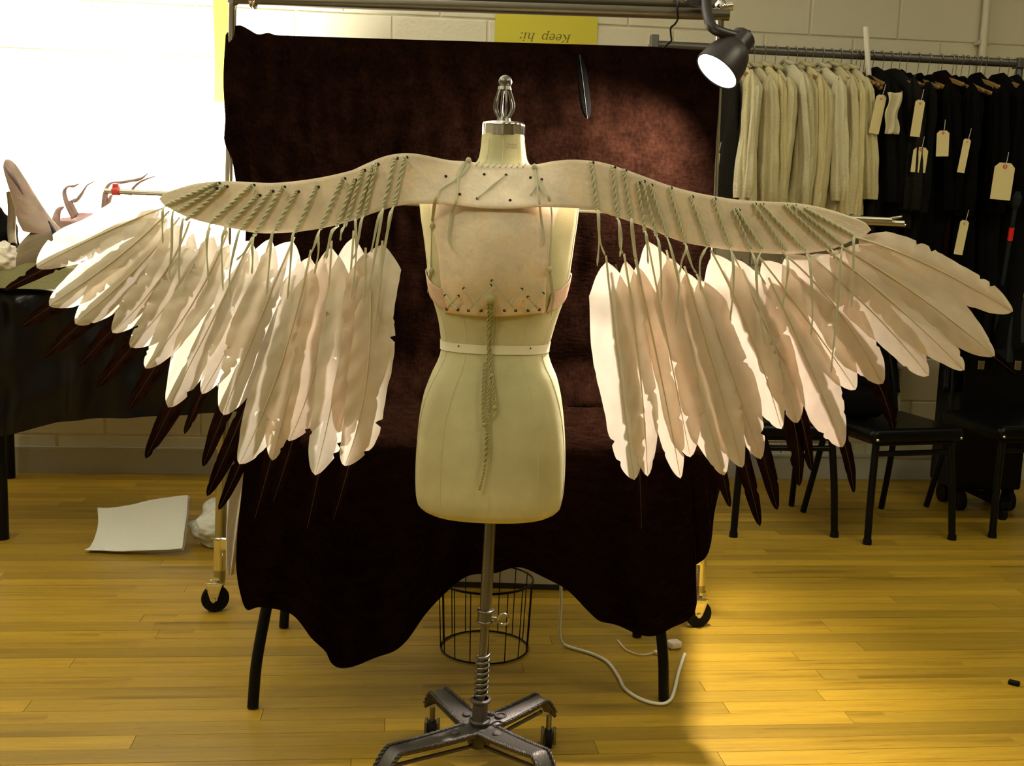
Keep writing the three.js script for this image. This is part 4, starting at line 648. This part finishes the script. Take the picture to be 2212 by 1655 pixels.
// ---------- clothes rack at the right ----------
{
  const zA = -1.98, zB = -2.16, A = at(1413, 93, zA), B = at(2203, 141, zB); const py = (A.y + B.y) / 2; A.y = B.y = py;
  const t = thing('clothes_rack', 'long dark pipe clothes rack by the wall loaded with shirts and dark garments', 'clothes rack');
  const dir = B.clone().sub(A).normalize(), ang = Math.atan2(-dir.z, dir.x);
  const E = B.clone().addScaledVector(dir, .5);
  part(t, 'rail', rod(A, E, .0165, .0165, 20), M.darkPipe);
  part(t, 'end_bracket', [rbox(.03, .05, .035, .004).rotateY(ang).translate(A.x, A.y + .012, A.z), rbox(.04, .04, .05, .004).rotateY(ang).translate(B.x, B.y, B.z)], M.darkPipe);
  for (const [q, k] of [[A, -.01], [B, .0], [E, 0]]) { const w = q.clone().addScaledVector(dir, k); part(t, 'upright', rod(V(w.x, .06, w.z), V(w.x, w.y, w.z), .014, .014, 14), M.darkPipe); const f = part(t, 'foot', rbox(.04, .03, .42, .008).rotateY(ang).translate(w.x, .065, w.z), M.blackMetal); for (const s of [-1, 1]) part(f, 'wheel', new THREE.CylinderGeometry(.026, .026, .022, 20).rotateZ(Math.PI / 2).rotateY(ang).translate(w.x + s * .18 * Math.sin(ang), .026, w.z + s * .18 * Math.cos(ang)), M.rubber); }
  const along = px => { let lo = 0, hi = 2.6; for (let i = 0; i < 40; i++) { const m = (lo + hi) / 2, w = A.clone().addScaledVector(dir, m).project(camera); if ((w.x + 1) / 2 * W < px) lo = m; else hi = m; } return A.clone().addScaledVector(dir, (lo + hi) / 2); };
  function hanger(px, lab, drop = .075, woodArm = true) {
    const h = thing('clothes_hanger', lab, 'hanger', 'hangers on the right clothes rack'); const w = along(px); h.position.copy(w); h.rotation.y = ang;
    const sw = rr(-.008, .008); part(h, 'hook', tube([V(0, .008, -.020), V(0, .0195, -.008), V(0, .0195, .008), V(sw * .3, .006, .020), V(sw, -.02, .010), V(sw, -drop, 0)], .0017, 30, 6), M.dullSteel);
    part(h, 'shoulder_bar', slab(16, 4, (u, v) => { const z = (u - .5) * .37, b = Math.abs(u - .5) * 2; return V(sw + (v - .5) * .012, -drop - .072 * b - .006 + .01 * b * b, z); }, .014), woodArm ? M.wood : M.dullSteel);
    return { w, sw, drop };
  }
  function garment(px, o) {
    const { w, sw, drop } = hanger(px, o.hl, .055 + rr(0, o.sleeve && o.collar ? .03 : .045)); const g = thing(o.name, o.label, o.cat, o.group); g.position.copy(w).add(V(0, -drop, 0)); g.rotation.y = ang + rr(-.05, .05);
    const sd = rr(0, 50), len = o.len, tk = o.tk;
    part(g, 'body', sheet(40, 36, (u, v) => {
      const y = .012 - v * len, a = u * Math.PI * 2, hz = (v < .12 ? lerp(.045, .20, Math.pow(v / .12, .8)) : .20 + .02 * (v - .12)) * o.wd, hx = tk * (v < .1 ? lerp(.25, 1, v / .1) : 1 + .25 * v), c = Math.cos(a), s = Math.sin(a);
      const z = Math.sign(c) * Math.pow(Math.abs(c), .8) * hz, f = .55 * tk * Math.sin(z * 46 + sd + v * 3) * sstep(.1, .5, v) + .5 * tk * N3(z * 9, y * 5, sd);
      return V(sw + s * hx + f + .02 * N3(y * 2, sd, 3) * v, y, z);
    }, 1, 2), o.mat);
    if (o.sleeve) for (const s of [1, -1]) {
      const L = o.sleeve * rr(.85, 1.05), ph = rr(0, 9), dx = rr(-.03, .03);
      part(g, 'sleeve', sheet(48, 36, (u, v) => { const a = u * Math.PI * 2, y = -.04 - v * L, r = (v < .1 ? lerp(.2, 1, v / .1) : 1 + .3 * v - (v > .9 ? (v - .9) * 4 * o.cuff : 0)) * o.sr; const q = r * (1 + .20 * Math.sin(a * 4 + v * 2 + ph) + .12 * Math.sin(a * 9 + v * 3 + ph * 2) + .2 * N3(Math.cos(a) * 1.3, v * 5, sd + s)); return V(sw + dx * v + Math.cos(a) * q * .85 + .004 * Math.sin(v * 5 + ph), y, s * (.185 + .03 * Math.sin(v * 2.4)) * o.wd + Math.sin(a) * q * 1.25); }, 1, 2), o.mat);
    }
    if (o.collar) part(g, 'collar', tube([V(sw - .010, .012, -.05), V(sw - .012, .026, 0), V(sw - .008, .012, .05), V(sw + .012, .008, .055), V(sw + .014, .024, 0), V(sw + .010, .012, -.05)], .008, 40, 8, true), o.mat);
    return g;
  }
  const shirtPx = [1584, 1604, 1626, 1650, 1676, 1700, 1718, 1737, 1756, 1776, 1796, 1815, 1836];
  const ord = ['first', 'second', 'third', 'fourth', 'fifth', 'sixth', 'seventh', 'eighth', 'ninth', 'tenth', 'eleventh', 'twelfth', 'thirteenth', 'fourteenth', 'fifteenth', 'sixteenth'];
  shirtPx.forEach((px, i) => garment(px, { name: 'cream_shirt', label: `cream cotton shirt hanging edge on, ${ord[i]} from the lamp on the clothes rack`, cat: 'shirt', group: 'cream shirts on the clothes rack', hl: `hanger holding the ${ord[i]} cream shirt from the lamp`, len: rr(.56, .64), tk: rr(.016, .024), wd: rr(.92, 1.02), sleeve: rr(.5, .6), sr: rr(.026, .036), cuff: .4, collar: true, mat: M.shirt[i % 4] }));
  const first = along(1562); garment(1562, { name: 'dark_garment', label: 'charcoal garment hanging between the velvet edge and the first cream shirt', cat: 'garment', group: 'dark garments on the clothes rack', hl: 'hanger holding the charcoal garment next to the velvet', len: .7, tk: .03, wd: 1, mat: M.darkCloth[2] });
  const darkPx = [[1866, 2], [1884, 1], [1904, 0], [1924, 2], [1944, 0], [1962, 1], [1984, 0], [2008, 0], [2032, 4], [2056, 0], [2080, 0], [2106, 0], [2130, 1], [2156, 0], [2176, 5], [2196, 1]];
  darkPx.forEach(([px, m], i) => garment(px, { name: 'dark_garment', label: `${['black', 'near black', 'charcoal', 'navy', 'black and maroon', 'blue grey'][m]} garment, ${ord[i]} to the right of the cream shirts`, cat: 'garment', group: 'dark garments on the clothes rack', hl: `wooden hanger holding the ${ord[i]} dark garment right of the cream shirts`, len: i < 4 ? .62 : rr(.9, 1.15), tk: rr(.024, .034), wd: rr(.9, 1), sleeve: i % 2 ? .55 : 0, sr: .036, cuff: .2, mat: M.darkCloth[m] }));
  // bare wooden hangers slung over the rail
  [[1848, .07], [1856, .075], [1872, .07], [2064, .08], [2090, .085], [2118, .08]].forEach(([px, d], i) => hanger(px, ['bare wooden hanger just right of the last cream shirt', 'second bare wooden hanger right of the cream shirts', 'third bare wooden hanger right of the cream shirts', 'bare wooden hanger above the black jackets, left of three', 'bare wooden hanger above the black jackets, middle of three', 'bare wooden hanger above the black jackets, right of three'][i], d));
  const clearH = along(1866); solo('plastic_strip', slab(4, 14, (u, v) => V((u - .5) * .022 + clearH.x + .03 * (v - .5), clearH.y + .10 - v * .22, clearH.z + .05 + .012 * Math.sin(u * 3)), .003), M.whitePlastic, 'pale plastic strip sticking up over the clothes rail', 'strip');
  // paper tags
  const tagAt = (x0, y0, x1, y1, label, o = {}) => {
    const z = o.z ?? -1.83; const p = at((x0 + x1) / 2, y0, z), q = at((x0 + x1) / 2, y1, z), w = at(x1, y0, z).x - at(x0, y0, z).x, h = p.y - q.y;
    const t = thing('paper_tag', label, 'tag', 'paper tags on the garments'); t.position.copy(p); t.rotation.z = o.rz ?? -.06; t.rotation.y = o.ry ?? 0;
    const s = new THREE.Shape(), c = Math.min(w, h) * .22; s.moveTo(-w / 2, -h); s.lineTo(w / 2, -h); s.lineTo(w / 2, -c); s.lineTo(w / 2 - c, 0); s.lineTo(-w / 2 + c, 0); s.lineTo(-w / 2, -c); s.closePath();
    const hole = new THREE.Path(); hole.absarc(0, -h * .1, w * .06, 0, 6.3); s.holes.push(hole);
    part(t, 'card', new THREE.ExtrudeGeometry(s, { depth: .0012, bevelEnabled: false }), M.manila);
    part(t, 'string', tube([V(0, -h * .1, .002), V(.003, .01, .004), V(.006, .04, 0)], .0012, 12, 5), M.cottonWarm); part(t, 'eyelet', ring(V(0, -h * .1, .0015), w * .08, w * .03, 'z', 6, 16), M.red);
  };
  tagAt(1974, 318, 2006, 373, 'manila tag hanging left of centre among the black garments, lower of the two left tags');
  tagAt(2024, 282, 2051, 338, 'manila tag with faint writing below the maroon edged jacket', { rz: .04 });
  tagAt(2150, 352, 2194, 432, 'largest manila tag, at the right end of the clothes rack', { z: -1.80 });
  tagAt(1978, 216, 1999, 296, 'long narrow manila tag hanging above the lower left tag', { rz: -.08 });
  tagAt(2082, 300, 2098, 374, 'thin manila tag seen nearly edge on in the middle of the black garments', { rz: -.12 });
  tagAt(2075, 476, 2094, 551, 'thin yellow tag hanging low above the right wing tip', { rz: -.12 });
  tagAt(1894, 205, 1916, 290, 'greyish narrow tag on the charcoal garment beside the cream shirts', { rz: -.14 });
  tagAt(1547, 330, 1556, 411, 'thin cream tag seen edge on beside the right edge of the velvet', { z: -1.795 });
  const wc = at(1933, 200, -1.81); solo('white_pouch', slab(14, 14, (u, v) => V(wc.x + (u - .5) * .055 * (1 - .25 * v) + .004 * Math.sin(v * 9), wc.y - v * .15, wc.z + .010 * Math.sin(u * 9 + v * 4)), .006), M.shirt[1], 'small cream cloth pouch hanging among the dark garments', 'pouch');
  // leaning stick with a red band
  const s0 = at(2196, 432, -1.84), s2 = at(2146, 730, -2.02);
  const st = thing('walking_stick', 'thin blue grey stick with a bright red band leaning at the right edge', 'stick'); const dS = s2.clone().sub(s0); const SP = k => s0.clone().addScaledVector(dS, k);
  part(st, 'shaft', rod(SP(0), SP(1), .0085, .007), M.darkCloth[5]); part(st, 'red_band', rod(SP(.19), SP(.28), .0098), M.brightRed, 'bright red band'); part(st, 'grip', taper([SP(-.06), SP(-.02), SP(.03), SP(.06)], [.008, .018, .016, .009], 12), M.darkCloth[5]);
}
// ---------- chairs ----------
function chair(fl, fr, label, o = {}) {
  const t = thing('stacking_chair', label, 'chair', 'black chairs under the clothes rack'); const c = fl.clone().add(fr).multiplyScalar(.5), d = fr.clone().sub(fl), w = d.length() / 2; t.position.set(c.x, 0, c.z); t.rotation.y = Math.atan2(-d.z, d.x);
  const sy = .40, dp = .40;
  part(t, 'seat', (() => { const g = rbox(w * 2 + .03, .055, .40, .026, 4); g.translate(0, sy + .006, -.19); return g; })(), M.blackVinyl);
  for (const s of [-1, 1]) {
    part(t, 'front_leg', tube([V(s * w, .004, 0), V(s * (w - .01), .2, -.014), V(s * (w - .025), sy - .03, -.03)], .0135, 20, 12), M.blackMetal);
    part(t, 'back_leg', tube([V(s * (w + .0), .004, -dp - .06), V(s * (w - .012), .2, -dp - .01), V(s * (w - .025), sy - .02, -dp + .03)], .0125, 20, 12), M.blackMetal);
    part(t, 'foot_cap', new THREE.CylinderGeometry(.0155, .0165, .02, 14).translate(s * w, .0102, 0), M.rubber);
    part(t, 'back_post', tube([V(s * (w - .02), sy, -dp + .02), V(s * (w - .03), sy + .14, -dp), V(s * (w - .045), sy + (o.bh ?? .33), -dp - .05)], .0105, 20, 10), M.blackMetal);
    part(t, 'rivet', ball(V(s * (w - .005), sy - .005, .008), .006), M.chrome);
  }
  part(t, 'front_rail', rod(V(-w + .02, sy - .065, -.03), V(w - .02, sy - .065, -.03), .011), M.blackMetal);
  part(t, 'back_rest', slab(16, 10, (u, v) => V((u - .5) * (2 * w + .01) * (1 - .12 * v), sy + .10 + v * ((o.bh ?? .33) - .08), -dp - .02 - .04 * v - .03 * Math.sin(u * Math.PI)), .03), M.blackVinyl);
  part(t, 'seat_pan', rbox(w * 1.8, .012, .36, .004).translate(0, sy - .026, -.19), M.blackMetal);
}
chair(level(1584, 1160), level(1802, 1160), 'black vinyl chair with thin legs, leftmost under the clothes rack', { bh: .26 });
chair(level(1873, 1176), level(2056, 1166), 'black vinyl chair with glossy seat edge, middle of the three');
chair(level(2143, 1161), level(2335, 1156), 'black vinyl chair cut by the right edge of the frame');
{
  const f = level(1880, 1120), b = thing('black_bag', 'soft black bag resting on the seats between the two left chairs', 'bag'), c = at(1838, 905, -1.84);
  const g = rbox(.21, .10, .20, .04, 5), p = g.attributes.position; for (let i = 0; i < p.count; i++) { p.setX(i, p.getX(i) + .01 * N3(p.getY(i) * 12, p.getZ(i) * 12, 3)); p.setY(i, p.getY(i) + .01 * N3(p.getX(i) * 10, p.getZ(i) * 10, 5)); } g.computeVertexNormals(); g.translate(c.x, .49, c.z); part(b, 'sack', g, M.darkCloth[0]);
  part(b, 'strap', tube([V(c.x - .07, .53, c.z + .07), V(c.x - .05, .565, c.z + .04), V(c.x + .05, .565, c.z + .04), V(c.x + .07, .53, c.z + .07)], .007, 24, 8), M.darkCloth[0]);
}
{
  const f = level(2180, 1112), t = thing('wheeled_case', 'black wheeled case with a grey lid behind the right hand chair', 'case'); const x0 = at(2056, 1000, f.z).x; const w = .30; t.position.set(x0 + w / 2 + .02, 0, f.z - .14); t.rotation.y = ROOM;
  part(t, 'case', rbox(w, .62, .22, .012).translate(0, .40, -.02), M.blackVinyl); part(t, 'lid', rbox(w * .96, .20, .03, .006).rotateX(-.35).translate(.0, .80, .02), M.grey, 'dull grey lid'); part(t, 'lid_lip', rbox(w * .96, .012, .04, .004).translate(.0, .895, -.02), M.steel);
  for (const s of [-1, 1]) for (const z of [.05, -.09]) { const c = part(t, 'caster', rbox(.03, .05, .03, .004).translate(s * w * .36, .07, z), M.blackMetal); part(c, 'wheel', new THREE.CylinderGeometry(.042, .042, .026, 24).rotateZ(Math.PI / 2).translate(s * w * .36, .042, z + .02), M.rubber); }
  for (const x of [-.08, .08]) part(t, 'latch', rbox(.03, .04, .008, .003).translate(x, .62, .092), M.steel);
}
renderer.render(scene, camera);
